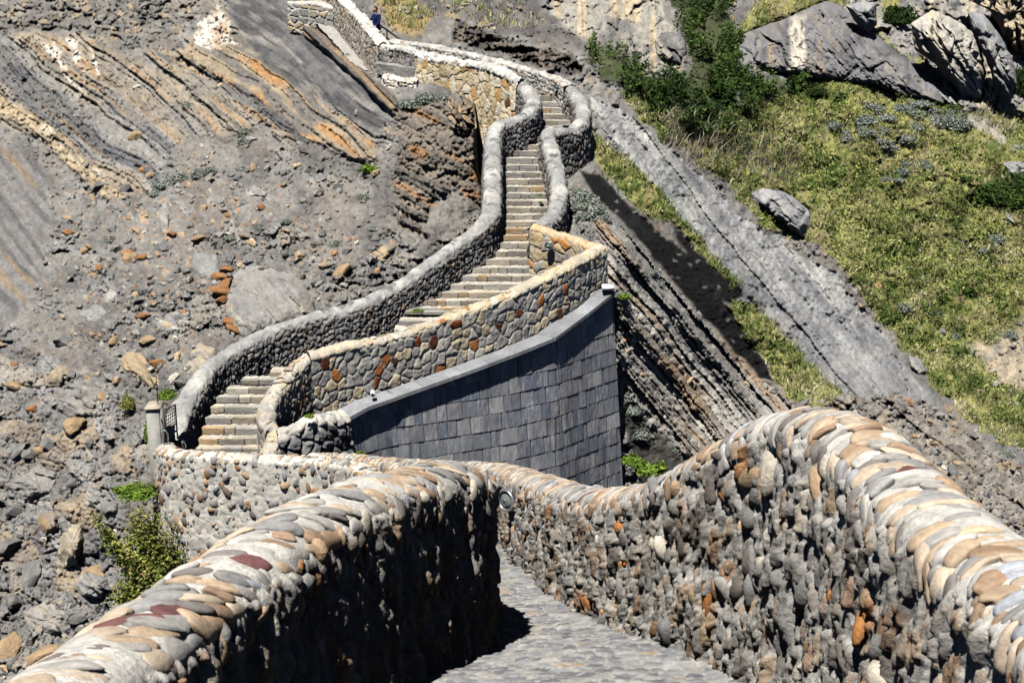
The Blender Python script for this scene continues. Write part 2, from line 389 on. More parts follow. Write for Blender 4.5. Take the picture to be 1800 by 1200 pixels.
sm = mixc(np.broadcast_to(C8(133, 130, 128), PX.shape + (3,)), C8(108, 106, 105), sstep(-0.2, 0.5, noise(qs / 8, rs / 130, 72) + 0.4 * f_md))
sm = mixc(sm, C8(160, 138, 108), 0.6 * sstep(0.45, 0.7, noise(qs / 14, rs / 220, 73)))
apply('smooth_l', sm, 0.12 * noise(qs / 9, rs / 120, 74) + 0.1 * f_md + 0.06 * f_hi)
# broken rock low on the left
br = pick(rid(c0, 5), [C8(160, 158, 154), C8(142, 140, 137), C8(164, 157, 146), C8(130, 128, 126), C8(168, 152, 132)], [3, 3, 1.5, 1.5, 0.8])
br = mixc(br, scol2, 0.35 * (rid(c2, 8) > 0.6)); br = mixc(br, GD, 0.5 * sstep(0.2, -0.3, f_md))
apply('breccia', br, 0.4 * f_md + 0.28 * b0 + 0.2 * b1 + 0.1 * b2 + 0.06 * b3 + 0.3 * ridged(PX / 90, PY / 110, 66, 4))
# crag under the tan wall
qc, rc = strata(24, 81, 18)
k3, h3, fr3 = beds(qc, rc, 11, 9)
cr = mixc(np.broadcast_to(C8(142, 131, 118), PX.shape + (3,)), C8(112, 106, 100), sstep(0.3, 0.8, h3)); cr = mixc(cr, C8(172, 128, 88), sstep(0.35, 0.7, noise(qc / 12, rc / 60, 83)) * 0.8)
apply('crag', cr, 0.4 * (h3 - 0.5) + 0.2 * f_md + 0.22 * b2 + 0.1 * b3 - 0.15 * sstep(0.2, 0, fr3) * (h3 > 0.5) + 0.22 * b1 + 0.1 * f_hi)
apply('crag_slab', mixc(np.broadcast_to(C8(140, 136, 130), PX.shape + (3,)), C8(118, 114, 110), sstep(0, .5, f_md)), 0.1 * f_md + 0.04 * f_hi)
apply('darkslope', mixc(np.broadcast_to(C8(116, 112, 108), PX.shape + (3,)), C8(98, 94, 90), sstep(-.2, .5, f_hi)), None, 0, 0.6)
# above the upper path
us = mixc(np.broadcast_to(C8(120, 116, 112), PX.shape + (3,)), C8(98, 95, 94), sstep(-0.2, 0.4, f_md))
us = mixc(us, C8(168, 150, 112), 0.7 * sstep(0.15, 0.5, fbm(PX / 40, PY / 25, 91, 3)))
apply('upslope', us, 0.5 * f_md + 0.25 * b2 + 0.15 * f_hi)
apply('upcliff', mixc(np.broadcast_to(C8(122, 112, 102), PX.shape + (3,)), C8(84, 80, 78), sstep(-0.2, 0.3, f_hi)), 1.0 * b1 + 0.6 * b2 - 0.5 + 0.5 * noise(PX / 30, PY / 9, 92))
cm = mixc(np.broadcast_to(C8(168, 163, 152), PX.shape + (3,)), C8(196, 180, 152), sstep(0.0, 0.5, noise(PX / 14, PY / 70, 93) + 0.3 * f_md))
cm = mixc(cm, C8(128, 126, 124), sstep(0.1, 0.5, f_md - 0.3 * f_hi))
apply('cliff_m', cm, 0.9 * ridged(PX / 60, PY / 110, 94, 4) + 0.4 * b1 + 0.15 * b2)
# steep beds on the right
qb, rb = strata(51, 101, 8)
k4, h4, fr4 = beds(qb, rb, 13, 10)
k6, h6, fr6 = beds(qb, rb, 4.6, 12)
bd = mixc(np.broadcast_to(C8(190, 185, 176), PX.shape + (3,)), C8(158, 148, 136), sstep(0.35, 0.9, h4))
bd = mixc(bd, C8(166, 140, 112), 0.7 * sstep(0.3, 0.65, noise(qb / 10, rb / 160, 103)))
bd = mixc(bd, C8(150, 149, 146), 0.7 * sstep(0.2, 0.5, noise(qb / 17, rb / 300, 104)))
bd = mixc(bd, C8(92, 86, 80), 0.6 * sstep(0.16, 0.0, fr6) * (hsh(k6, k6 * 0, 19) > 0.5))
apply('bed_r', bd, 0.55 * (h4 - 0.5) + 0.34 * (h6 - 0.5) - 0.3 * sstep(0.2, 0, fr4) * (hsh(k4, k4 * 0, 18) > 0.35) - 0.1 * sstep(0.2, 0, fr6) + 0.1 * f_hi + 0.1 * b2 - 0.2 * f_md)
# smooth grey slab
sr = mixc(np.broadcast_to(C8(166, 166, 165), PX.shape + (3,)), C8(140, 140, 142), sstep(-0.1, 0.5, noise(qb / 22, rb / 150, 110) + 0.5 * f_md + (PY - 430) / 420))
sr = mixc(sr, C8(200, 198, 191), 0.8 * sstep(0.1, 0.6, noise(qb / 16, rb / 120, 111) + (360 - PY) / 500))
sr = mixc(sr, C8(96, 96, 98), 0.5 * sstep(0.45, 0.75, noise(qb / 6, rb / 60, 112)))
ks, hss, frs = beds(qb, rb, 17, 116)
sr = mixc(sr, pick(rid(c1, 13), [C8(150, 150, 150), C8(126, 126, 128), C8(178, 175, 168)], [1, 1, 1]), 0.35)
sr = mixc(sr, C8(104, 103, 103), 0.6 * sstep(0.1, 0.0, frs) * (hsh(ks, ks * 0, 115) > 0.5))
crack = sstep(0.80, 0.97, ridged(PX / 120 + f_md * 0.3, PY / 60, 113, 3))
apply('slab_r', mixc(sr, C8(90, 90, 90), 0.5 * crack), 0.2 * noise(qb / 25, rb / 140, 114) + 0.09 * f_hi + 0.05 * f_md + 0.15 * b1 * (0.2 + sstep(430, 520, PY)) * (rid(c1, 9) > 0.5) + 0.04 * b2 + 0.04 * b3 - 0.16 * crack + 0.1 * noise(qb / 5, rb / 45, 117) - 0.1 * sstep(0.1, 0, frs) * (hsh(ks, ks * 0, 115) > 0.5) + 0.22 * (hss - 0.5) + 0.06 * f_vh)
rr = mixc(np.broadcast_to(C8(164, 157, 147), PX.shape + (3,)), C8(128, 122, 115), sstep(-0.3, 0.4, f_hi + 0.5 * b2)); rr = mixc(rr, C8(168, 146, 114), 0.6 * sstep(0.2, 0.6, fbm(PX / 30, PY / 20, 120, 3)))
qr, rr_ = strata(38, 121, 12)
k7, h7, fr7 = beds(qr, rr_, 12, 17)
apply('rough_r', rr, 0.5 * f_md + 0.4 * b2 + 0.3 * b1 + 0.4 * (h7 - 0.5) - 0.2 * sstep(0.2, 0, fr7) + 0.1 * b3)
# black shale, grass strips, field
gr = np.broadcast_to(C8(152, 150, 90), PX.shape + (3,))
gr = mixc(gr, C8(160, 150, 96), sstep(0.0, 0.5, fbm(PX / 60, PY / 40, 130, 4))); gr = mixc(gr, C8(92, 108, 52), sstep(0.1, 0.5, fbm(PX / 35, PY / 28, 131, 4)))
gr = mixc(gr, C8(140, 124, 92), 0.8 * sstep(0.3, 0.55, fbm(PX / 50 + 7, PY / 30, 132, 4)))
gr = mixc(gr, C8(104, 108, 58), 0.7 * sstep(0.1, 0.6, f_hi + 0.6 * f_vh)); gr = mixc(gr, C8(150, 138, 108), 0.6 * (rid(c3, 15) > 0.75))
hg = 0.35 * f_md + 0.22 * f_hi + 0.14 * f_vh + 0.08 * b3
for zn in ('field', 'field_top', 'strip_g', 'strip_g2'):
    apply(zn, gr, hg)
ck = mixc(np.broadcast_to(C8(158, 155, 150), PX.shape + (3,)), C8(196, 182, 156), sstep(0, 0.5, f_md)); ck = mixc(ck, C8(120, 119, 119), sstep(0.1, 0.5, f_hi - 0.3 * f_md))
Z['cliff_r'] = Z['cliff_r'] * sstep(-0.2, 0.15, fbm(PX / 50, PY / 60, 160, 4) + 0.28)
apply('cliff_r', ck, 0.9 * ridged(PX / 50, PY / 90, 161, 4) + 0.5 * b1 + 0.2 * b2)
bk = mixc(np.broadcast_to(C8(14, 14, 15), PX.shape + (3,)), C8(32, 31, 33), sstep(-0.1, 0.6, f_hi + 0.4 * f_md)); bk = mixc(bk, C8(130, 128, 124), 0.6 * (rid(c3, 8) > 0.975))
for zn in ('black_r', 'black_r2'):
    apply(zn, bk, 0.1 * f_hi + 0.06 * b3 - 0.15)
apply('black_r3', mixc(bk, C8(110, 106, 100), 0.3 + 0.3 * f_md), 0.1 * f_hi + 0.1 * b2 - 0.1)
soil = mixc(np.broadcast_to(C8(176, 162, 138), PX.shape + (3,)), C8(146, 138, 124), sstep(-.2, .5, f_hi))
apply('bare_r', soil, 0.2 * f_md + 0.1 * b2); apply('path_r', C8(182, 176, 160), 0.05 * f_hi)
for zn in ('bush1', 'bush2'):
    apply(zn, C8(72, 80, 44), 0.5 * f_md + 0.3 * f_hi, 0, 0.9)
apply('dry_l', mixc(np.broadcast_to(C8(172, 146, 98), PX.shape + (3,)), C8(130, 124, 74), sstep(0, .5, f_md)), 0.3 * f_hi, 0, 0.9)

# every pebble of the ground a little lighter or darker
col = col * (0.84 + 0.3 * rid(c3, 11) + 0.16 * (rid(c2, 12) - 0.5) + 0.1 * f_vh)[..., None]
H = H + 0.05 * b3 * (1 - np.maximum(Z['field'], Z['bush1']))
for pl in ([(1288,68),(1360,40),(1450,4),(1510,40),(1580,95),(1668,165),(1660,182),(1540,152),(1340,122)], [(1600,40),(1640,20),(1690,40),(1755,60),(1790,150),(1778,180),(1690,170),(1640,110)], [(1318,338),(1375,336),(1424,372),(1410,418),(1350,375)]):
    H = H - 1.0 * poly_mask(PX, PY, pl, 8, 0)
DT = D0 - H * D0 / 50.0 * 1.0
# keep the ground behind the built parts
TV = P(PX, PY, DT)
ny, nx = PX.shape
idx = np.arange(ny * nx).reshape(ny, nx)
quads = np.stack([idx[:-1, :-1], idx[1:, :-1], idx[1:, 1:], idx[:-1, 1:]], -1).reshape(-1, 4)
terrain = mk('hillside_terrain', TV, quads, M_ROCK, col)
tag(terrain, 'bare grey and tan rocky hillside with folded beds and a grassy right slope', 'hillside', kind='structure')

def look(px, py):
    """indices of the terrain vertices nearest to photo positions"""
    ix = np.clip(np.searchsorted(GX, px), 0, nx - 1); iy = np.clip(np.searchsorted(GY, py), 0, ny - 1)
    return iy, ix
def ground(px, py):
    iy, ix = look(np.asarray(px, float), np.asarray(py, float))
    return TV[iy, ix]
_du = TV[:, 2:] - TV[:, :-2]; _dv = TV[2:] - TV[:-2]
TN = np.zeros_like(TV); TN[1:-1, 1:-1] = np.cross(_dv[:, 1:-1] * -1, _du[1:-1] * -1)
TN /= np.linalg.norm(TN, axis=-1, keepdims=True) + 1e-9
TN *= np.sign(-(TN * TV).sum(-1, keepdims=True) + 1e-12)

# ------------------------------------------------------------------ stones
def ico(sub):
    bm = bmesh.new(); bmesh.ops.create_icosphere(bm, subdivisions=sub, radius=1.0)
    bm.verts.ensure_lookup_table()
    v = np.array([x.co[:] for x in bm.verts]); f = np.array([[q.index for q in p.verts] for p in bm.faces]); bm.free()
    return v, f
ICO = {s: ico(s) for s in (1, 2, 3, 4)}

def unit(v):
    return v / (np.linalg.norm(v, axis=-1, keepdims=True) + 1e-12)

def stones(pos, nrm, along, dims, cols, sub=2, angular=0.0, seed=0, var=0.12, sq=(0.7, 1.0)):
    """a batch of stones: dims are half sizes (along, across, out); returns V, faces, col"""
    r = np.random.default_rng(seed + 100)
    bv, bf = ICO[sub]; n = len(pos); m = len(bv)
    nrm = unit(nrm); a = along - nrm * (along * nrm).sum(-1, keepdims=True); a = unit(a); b = np.cross(nrm, a)
    V = np.broadcast_to(bv, (n, m, 3)).copy()
    if angular > 0:
        K = 13
        pn = unit(r.normal(size=(n, K, 3))); ph = r.uniform(0.62, 0.95, size=(n, K))
        dt = np.einsum('nkc,mc->nmk', pn, bv)
        rad = np.min(np.where(dt > 0.05, ph[:, None, :] / np.maximum(dt, 0.05), 9), axis=2)
        V *= mix(1.0, np.minimum(rad, 1.25), angular)[..., None]
    else:
        e = r.uniform(sq[0], sq[1], size=(n, 1, 1))
        V = np.sign(V) * np.abs(V) ** e
    for k in range(3):
        w = r.normal(size=(n, 3)) * (1.6 + 1.3 * k); ph = r.uniform(0, 6.28, (n, 1))
        V *= (1 + var / (1 + k) * np.sin(np.einsum('nc,nmc->nm', w, V) + ph))[..., None]
    dims = np.asarray(dims)
    W = V[..., 0:1] * a[:, None] * dims[:, None, 0:1] + V[..., 1:2] * b[:, None] * dims[:, None, 1:2] + V[..., 2:3] * nrm[:, None] * dims[:, None, 2:3]
    W += pos[:, None]
    w = r.normal(size=(n, 3)) * 2.2
    shade = 1 + 0.10 * np.sin(np.einsum('nc,nmc->nm', w, V) * 2 + r.uniform(0, 6, (n, 1)))
    c = np.asarray(cols)[:, None] * shade[..., None]
    Fc = (bf[None] + (np.arange(n) * m)[:, None, None]).reshape(-1, 3)
    return W.reshape(-1, 3), Fc, c.reshape(-1, 3)

class Bag:
    """collects pieces of one mesh"""
    def __init__(s): s.V = []; s.F = []; s.C = []; s.n = 0
    def add(s, V, Fs, C):
        V = np.asarray(V).reshape(-1, 3)
        for f in (Fs if isinstance(Fs, list) else [Fs]):
            s.F.append(np.asarray(f) + s.n)
        s.V.append(V); s.C.append(np.broadcast_to(np.asarray(C, float).reshape(-1, 3), (len(V), 3))); s.n += len(V)
    def build(s, name, mat, parent=None, smooth=True):
        fs = {}
        for f in s.F: fs.setdefault(f.shape[1], []).append(f)
        return mk(name, np.concatenate(s.V), [np.concatenate(x) for x in fs.values()], mat, np.concatenate(s.C), parent, smooth)

def box(bag, o, ax, ay, az, c, bev=0.0):
    """a box with corner o and edge vectors, slightly bevelled on its edges"""
    o, ax, ay, az = (np.asarray(q, float) for q in (o, ax, ay, az))
    la, lb, lc = (np.linalg.norm(q) for q in (ax, ay, az))
    b = min(bev, la / 3, lb / 3, lc / 3)
    us = [0, b / la, 1 - b / la, 1] if b else [0, 1]; vs = [0, b / lb, 1 - b / lb, 1] if b else [0, 1]; ws = [0, b / lc, 1 - b / lc, 1] if b else [0, 1]
    bm = bmesh.new(); bmesh.ops.create_cube(bm, size=1.0)
    if b:
        bmesh.ops.scale(bm, vec=(la, lb, lc), verts=bm.verts)
        bmesh.ops.bevel(bm, geom=bm.edges[:], offset=b, segments=2, affect='EDGES')
        bmesh.ops.scale(bm, vec=(1 / la, 1 / lb, 1 / lc), verts=bm.verts)
    bm.verts.ensure_lookup_table()
    v = np.array([q.co[:] for q in bm.verts]) + 0.5
    V = o + v[:, 0:1] * ax + v[:, 1:2] * ay + v[:, 2:3] * az
    fs = {}
    for p in bm.faces: fs.setdefault(len(p.verts), []).append([q.index for q in p.verts])
    bm.free()
    bag.add(V, [np.array(x) for x in fs.values()], c)

def tube(bag, pts, r, c, seg=10):
    pts = np.array(pts, float); n = len(pts); r = np.broadcast_to(np.asarray(r, float), (n,))
    t = np.gradient(pts, axis=0); t = unit(t); ref = np.where(np.abs(t[:, 2:3]) > 0.9, [[1., 0, 0]], [[0, 0, 1.]])
    a = unit(np.cross(t, ref)); b = np.cross(t, a); th = np.linspace(0, 2 * np.pi, seg, endpoint=False)
    V = pts[:, None] + r[:, None, None] * (np.cos(th)[None, :, None] * a[:, None] + np.sin(th)[None, :, None] * b[:, None])
    i = np.arange(n * seg).reshape(n, seg); j = np.roll(i, -1, 1)
    q = np.stack([i[:-1], j[:-1], j[1:], i[1:]], -1).reshape(-1, 4)
    bag.add(V, [q, i[0][::-1][None], i[-1][None]], c)

# ------------------------------------------------------------------ swept walls
def catmull(p, n=40):
    p = np.asarray(p, float); q = np.vstack([2 * p[0] - p[1], p, 2 * p[-1] - p[-2]]); out = []
    t = np.linspace(0, 1, n, endpoint=False)[:, None]
    for i in range(1, len(q) - 2):
        a, b, c, d = q[i - 1], q[i], q[i + 1], q[i + 2]
        out.append(0.5 * (2 * b + (c - a) * t + (2 * a - 5 * b + 4 * c - d) * t ** 2 + (3 * b - a - 3 * c + d) * t ** 3))
    return np.vstack(out + [p[-1:]])

class Curve:
    def __init__(s, pts, downs, ds, w, cap, batter=0.0, sharp=False):
        """pts: crest points (px, py, depth); downs: wall height below the crest at each; ds(depth): spacing"""
        pts = np.array(pts, float); W = P(pts[:, 0], pts[:, 1], pts[:, 2])
        dn = np.broadcast_to(np.asarray(downs, float), (len(pts),))
        A = np.concatenate([W, pts[:, 2:3], dn[:, None]], 1)
        if sharp:
            A = np.vstack([np.vstack([A[i] + (A[i + 1] - A[i]) * t for t in np.linspace(0, 1, 40, endpoint=False)]) for i in range(len(A) - 1)] + [A[-1:]])
        else:
            A = catmull(A)
        L = np.concatenate([[0], np.cumsum(np.linalg.norm(np.diff(A[:, :3], axis=0), axis=1))])
        s_ = [0.0]
        while s_[-1] < L[-1]:
            s_.append(s_[-1] + ds(np.interp(s_[-1], L, A[:, 3])))
        S = np.array(s_[:-1] + [L[-1]]); S = S[np.concatenate([[True], np.diff(S) > 1e-4])]
        B = np.stack([np.interp(S, L, A[:, k]) for k in range(5)], 1)
        s.S = S; s.C = B[:, :3]; s.D = B[:, 3]; s.down = B[:, 4]; s.len = S[-1]
        T = np.gradient(s.C, S, axis=0); s.slope = T.copy(); T[:, 2] = 0
        T = unit(T)
        for _ in range(2):
            T[1:-1] = unit(T[:-2] + 2 * T[1:-1] + T[2:])
        s.T = T; s.N = np.stack([T[:, 1], -T[:, 0], 0 * T[:, 0]], 1)
        s.w = w; s.cap = cap; s.bat = batter; s.A = math.pi / 2 * math.sqrt((w * w + cap * cap) / 2)
    def at(s, S, T):
        """position, outward normal, direction along and around for arc length S and distance T over the profile (T > 0: right side)"""
        S = np.asarray(S, float); T = np.asarray(T, float)
        C = np.stack([np.interp(S, s.S, s.C[:, k]) for k in range(3)], -1); N = unit(np.stack([np.interp(S, s.S, s.N[:, k]) for k in range(3)], -1))
        tg = unit(np.stack([np.interp(S, s.S, s.slope[:, k]) for k in range(3)], -1))
        sg = np.where(T < 0, -1.0, 1.0); a = np.abs(T); ph = np.clip(a / s.A, 0, 1) * math.pi / 2; ov = np.maximum(a - s.A, 0)
        lx = (s.w * np.sin(ph) + s.bat * ov) * sg; lz = -s.cap * (1 - np.cos(ph)) - ov
        nx_ = np.sin(ph) / s.w * sg; nz_ = np.cos(ph) / s.cap; l = np.hypot(nx_, nz_); nx_ /= l; nz_ /= l
        up = np.array([0, 0, 1.0])
        pos = C + N * lx[..., None] + up * lz[..., None]; nrm = N * nx_[..., None] + up * nz_[..., None]
        return pos, nrm, tg, N
    def d_at(s, S):
        return np.interp(S, s.S, s.D)

def sweep(bag, cv, style, dt):
    """the wall's body, displaced and coloured by style(S, T, pos, side depth)"""
    mx = cv.down.max(); nf = max(int(mx / dt), 4); na = max(int(cv.A / dt), 4)
    a = np.concatenate([np.linspace(0, cv.A, na, endpoint=False), cv.A + np.linspace(0, 1, nf) * 1.0])
    k = np.concatenate([np.zeros(na), np.linspace(0, 1, nf)])
    full = np.concatenate([-np.arange(len(a))[::-1][:-1] - 1, np.arange(len(a))])
    sgn = np.concatenate([-np.ones(len(a) - 1), np.ones(len(a))]); ii = np.concatenate([np.arange(len(a))[::-1][:-1], np.arange(len(a))])
    T = np.where(k[ii][None] > 0, cv.A + k[ii][None] * (cv.down[:, None]), a[ii][None]) * sgn[None]
    S = np.broadcast_to(cv.S[:, None], T.shape)
    pos, nrm, tg, N = cv.at(S, T)
    disp, c = style(S, T, pos, cv)
    V = pos + nrm * disp[..., None]
    n, m = T.shape; i = np.arange(n * m).reshape(n, m)
    q = np.stack([i[:-1, :-1], i[1:, :-1], i[1:, 1:], i[:-1, 1:]], -1).reshape(-1, 4)[:, ::-1]
    bag.add(V, [q, i[0][None], i[-1][::-1][None]], c.reshape(-1, 3))

def full(c, shape):
    return np.broadcast_to(c, shape + (3,))

def st_masonry(cw, ch, amp, mortar, pal, wts, joint=0.1, seed=0, capcol=None, tilt=0.5, fine=0.012, capamp=None, jit=0.85, streak=0.0, warp=0.25):
    """stones in mortar: cells cw by ch metres"""
    def f(S, T, pos, cv):
        S2 = S + warp * cw * fbm(S / cw / 1.5, T / ch / 1.5, seed + 2, 2); T2 = T + warp * ch * fbm(S / cw / 1.5 + 9, T / ch / 1.5, seed + 3, 2)
        f1, f2, cid, du, dv = worley(S2 / cw, T2 / ch, seed, jit); e = f2 - f1
        m = sstep(joint * 0.35, joint, e)
        d = m * amp * (0.45 + 0.75 * rid(cid, 1)) + m * amp * tilt * ((rid(cid, 2) - .5) * du + (rid(cid, 3) - .5) * dv) * 2 + m * amp * 0.35 * sstep(0, 0.5, e)
        n1 = fbm(S / 0.09, T / 0.09, seed + 4, 3); n2 = fbm(S / 0.5, T / 0.5, seed + 6, 3)
        d = d + fine * n1 + 0.02 * n2
        sc = pick(rid(cid, 4), pal, wts); sc = sc * (1 + 0.22 * n1 + 0.12 * n2)[..., None]
        mc = full(mortar, S.shape) * (1 + 0.2 * n1 + 0.12 * n2)[..., None]
        c = mixc(mc, sc, m)
        if streak:
            c = c * (1 - streak * sstep(0.1, 0.6, fbm(S / 0.12, T / 1.2, seed + 8, 3)))[..., None]
        if capcol is not None:
            k = sstep(1.25, 0.85, np.abs(T) / cv.A + 0.12 * n2)
            cc = full(capcol[0], S.shape); cc = mixc(cc, capcol[1], sstep(-0.1, 0.5, n2 + 0.5 * n1)); cc = mixc(cc, capcol[2], sstep(0.25, 0.6, fbm(S / 0.22, T / 0.35, seed + 11, 3)))
            d = mix(d, (capamp or 0.4) * d + 0.045 * n2 + 0.018 * n1 + 0.05 * fbm(S / 0.9, T / 1.5, seed + 12, 3), k); c = mixc(c, cc, k)
        return d, c
    return f

STONE_PAL = [C8(150, 146, 140), C8(128, 126, 124), C8(176, 150, 120), C8(150, 120, 92), C8(112, 104, 98), C8(196, 186, 170), C8(172, 118, 70)]
def wall_obj(cv, style, dt, mat, name, label, cat, group=None, extra=None):
    bag = Bag(); sweep(bag, cv, style, dt)
    if extra: extra(bag)
    o = bag.build(name, mat); tag(o, label, cat, group)
    return o

# --- near right parapet
near_ds = lambda d: 0.0019 * d + 0.002
cvR = Curve([(2120,1250,3.6),(1950,1110,4.6),(1790,985,5.5),(1640,868,6.6),(1560,790,7.4),(1490,738,8.0),(1420,722,8.6),(1350,738,9.1),(1270,785,9.7),(1190,832,10.5),(1120,856,11.3),(1060,862,12.4),(1000,852,14.0),(950,836,16.3),(905,822,19.5),(862,815,23.5),(790,812,26.5),(700,808,28.4),(620,800,29.6),(545,797,30.3)],
            [2.4,2.4,2.4,2.6,2.8,2.9,2.9,2.7,2.4,2.2,2,2,2,2,2.2,2.4,3,3,3,3], near_ds, 0.26, 0.17, 0.04)
MORT = C8(182, 179, 172)
def st_near(seed, base, pale, rel=1.0):
    def f(S, T, pos, cv):
        # lumpy mortar run down the face, thrown stones pushing through it
        n0 = fbm(S / 0.9, T / 0.7, seed, 3); n1 = fbm(S / 0.16, T / 0.34, seed + 1, 4); n2 = fbm(S / 0.045, T / 0.07, seed + 2, 3)
        f1, f2, cid, du, dv = worley(S / 0.08 + 0.3 * n1, T / 0.17, seed + 3)
        st = sstep(0.06, 0.22, f2 - f1) * (rid(cid, 1) > 0.35)
        g1, g2, gid, gu, gv = worley(S / 0.19 + 0.3 * n1, T / 0.3, seed + 5)
        st2 = sstep(0.08, 0.2, g2 - g1) * (rid(gid, 1) > 0.6)
        drip = ridged(S / 0.085, T / 0.45, seed + 8, 4)
        face = sstep(0.75, 1.1, np.abs(T) / cv.A)
        d = 0.03 * n0 + face * rel * (0.032 * st * (0.4 + rid(cid, 2)) + 0.03 * st * ((rid(cid, 5) - .5) * du + (rid(cid, 6) - .5) * dv) + 0.05 * st2 * rid(gid, 2) + 0.035 * n1 + 0.022 * n2 + 0.052 * drip) + (1 - face) * (0.012 * n1 + 0.007 * n2)
        c = full(base, S.shape) * (1 + 0.18 * n2 + 0.15 * n1)[..., None]
        sc = pick(rid(cid, 4), STONE_PAL, [4, 4, 1.6, 1.4, 2.2, 1.5, 0.5])
        c = mixc(c, sc, face * st * 0.6)
        sc2 = pick(rid(gid, 4), STONE_PAL, [3, 3, 2, 1.5, 2, 1, 0.7])
        c = mixc(c, sc2, face * st2 * 0.8)
        c = mixc(c, C8(92, 80, 66), 0.5 * face * sstep(0.2, 0.6, fbm(S / 0.5, T / 0.9, seed + 7, 3)))
        c = mixc(c, pale, (1 - face) * 0.9)
        return d, c
    return f
def face_stones(cv, bag, n, srange, trange, size, pal, wts, seed, sub=2, angular=0.7, sink=0.25, tall=1.4, dens_near=True, flat=0.6):
    r = np.random.default_rng(seed)
    S = r.uniform(*srange, n)
    if dens_near:   # more stones nearer the viewer is not wanted; keep even per metre
        pass
    T = r.uniform(*trange, n) if trange[0] * trange[1] > 0 else r.uniform(*trange, n)
    pos, nrm, tg, N = cv.at(S, T)
    ok = np.abs(T) < np.interp(S, cv.S, cv.down) + cv.A
    S, T, pos, nrm = S[ok], T[ok], pos[ok], nrm[ok]; n = len(S)
    sz = size[0] + (size[1] - size[0]) * r.random(n) ** 2.2
    dims = np.stack([sz * r.uniform(1.0, tall, n), sz * r.uniform(0.6, 1.0, n), sz * r.uniform(flat * 0.7, flat * 1.2, n)], 1)
    along = np.array([0, 0, 1.0]) + 0.5 * r.normal(size=(n, 3))
    c = pick(r.random(n), pal, wts) * r.uniform(0.8, 1.15, (n, 1))
    V, Fc, cc = stones(pos - nrm * (dims[:, 2:3] * sink), nrm + 0.25 * r.normal(size=(n, 3)), along, dims, c, sub, angular, seed)
    bag.add(V, Fc, cc)

def cap_pebbles(cv, name, srange, rows, step, half, pal, wts, seed, parent, sub=2, skew=0.0, jit=0.35, fill=1.0, raise_=0.25, ang_=0.0):
    """flat pebbles laid across the top of a wall, row by row; a coping of its own"""
    r = np.random.default_rng(seed); Ss = []; Ts = []
    for q, t in enumerate(rows):
        s_ = np.arange(srange[0] + step * 0.5 * (q % 2), srange[1], step)
        s_ = s_ + r.uniform(-jit, jit, len(s_)) * step
        keep = r.random(len(s_)) < fill
        Ss.append(s_[keep]); Ts.append(t * cv.A + r.uniform(-0.04, 0.04, keep.sum()))
    S = np.concatenate(Ss); T = np.concatenate(Ts); n = len(S)
    ang = skew + r.normal(0, 0.2, n)
    dims = np.stack([half[0] * r.uniform(0.55, 1.3, n), half[1] * r.uniform(0.6, 1.5, n), half[2] * r.uniform(0.8, 1.2, n)], 1)
    c = pick(r.random(n), pal, wts) * r.uniform(0.82, 1.15, (n, 1))
    # each stone is bent to the round of the wall's top, so that it lies bedded in it
    W, Fc, cc = stones(np.zeros((n, 3)), np.tile([0, 0, 1.0], (n, 1)), np.tile([1.0, 0, 0], (n, 1)), dims, c, sub, ang_, seed, 0.14, (0.45, 0.8))
    W = W.reshape(n, -1, 3)
    a_ = W[..., 0] * np.cos(ang)[:, None] - W[..., 1] * np.sin(ang)[:, None]; b_ = W[..., 0] * np.sin(ang)[:, None] + W[..., 1] * np.cos(ang)[:, None]
    pos, nrm, tg, N = cv.at(np.clip(S[:, None] + b_, 0, cv.len), T[:, None] + a_)
    off = W[..., 2] + dims[:, 2:3] * (raise_ + r.uniform(-0.25, 0.25, (n, 1)))
    tl = r.normal(0, 0.07, (n, 2)); off = off + tl[:, :1] * W[..., 0] + tl[:, 1:] * W[..., 1]
    V = (pos + nrm * off[..., None]).reshape(-1, 3)
    if isinstance(parent, Bag):
        parent.add(V, Fc, cc); return None
    b = Bag(); b.add(V, Fc, cc)
    return b.build(name, M_PEB, parent)

PEB = [C8(200, 182, 160), C8(186, 164, 138), C8(172, 168, 162), C8(156, 154, 152), C8(192, 188, 180), C8(166, 140, 116), C8(116, 80, 78), C8(128, 122, 118), C8(176, 180, 186)]
PEBW = [4, 3.5, 3.5, 2, 2, 2.2, 0.2, 1.5, 0.35]
def exR(b):
    L = cvR.len
    s0 = cvR.S[np.argmin(np.abs(cvR.D - 12.5))]; s1 = cvR.S[np.argmin(np.abs(cvR.D - 25))]
    w = [3.5, 4, 2, 1.7, 2.2, 1.4, 0.7]
    face_stones(cvR, b, 420, (0.8, s0), (-2.6, -cvR.A * 0.95), (0.022, 0.115), STONE_PAL, w, 3, 2, 0.75, 0.05, 1.9, flat=0.7)
    face_stones(cvR, b, 620, (s0, s1), (-1.9, -cvR.A * 0.95), (0.025, 0.1), STONE_PAL, w, 4, 2, 0.75, 0.05, 1.9, flat=0.7)
    # one patch of tall rusty slips
    sp_ = cvR.S[np.argmin(np.abs(cvR.D - 10.9))]
    face_stones(cvR, b, 34, (sp_ - 0.35, sp_ + 0.75), (-1.4, -0.5), (0.04, 0.075), [C8(190, 140, 84), C8(170, 98, 48), C8(206, 176, 130)], [2, 1, 1.5], 6, 2, 0.6, 0.3, 3.2, flat=0.45)
wallR = wall_obj(cvR, st_near(200, MORT, C8(205, 202, 194), 0.85), 0.016, M_NEAR, 'parapet_wall', 'long near parapet of rough mortared stones with a humped pebble coping, right of the cobbled path', 'wall', extra=exR)
cap_pebbles(cvR, 'coping', (0.2, cvR.len - 0.3), [-1.0, -0.52, 0.0, 0.52, 1.0], 0.098, (0.12, 0.046, 0.034), PEB, PEBW, 31, wallR, 3, 0.2, 0.3, 0.97, -0.3)

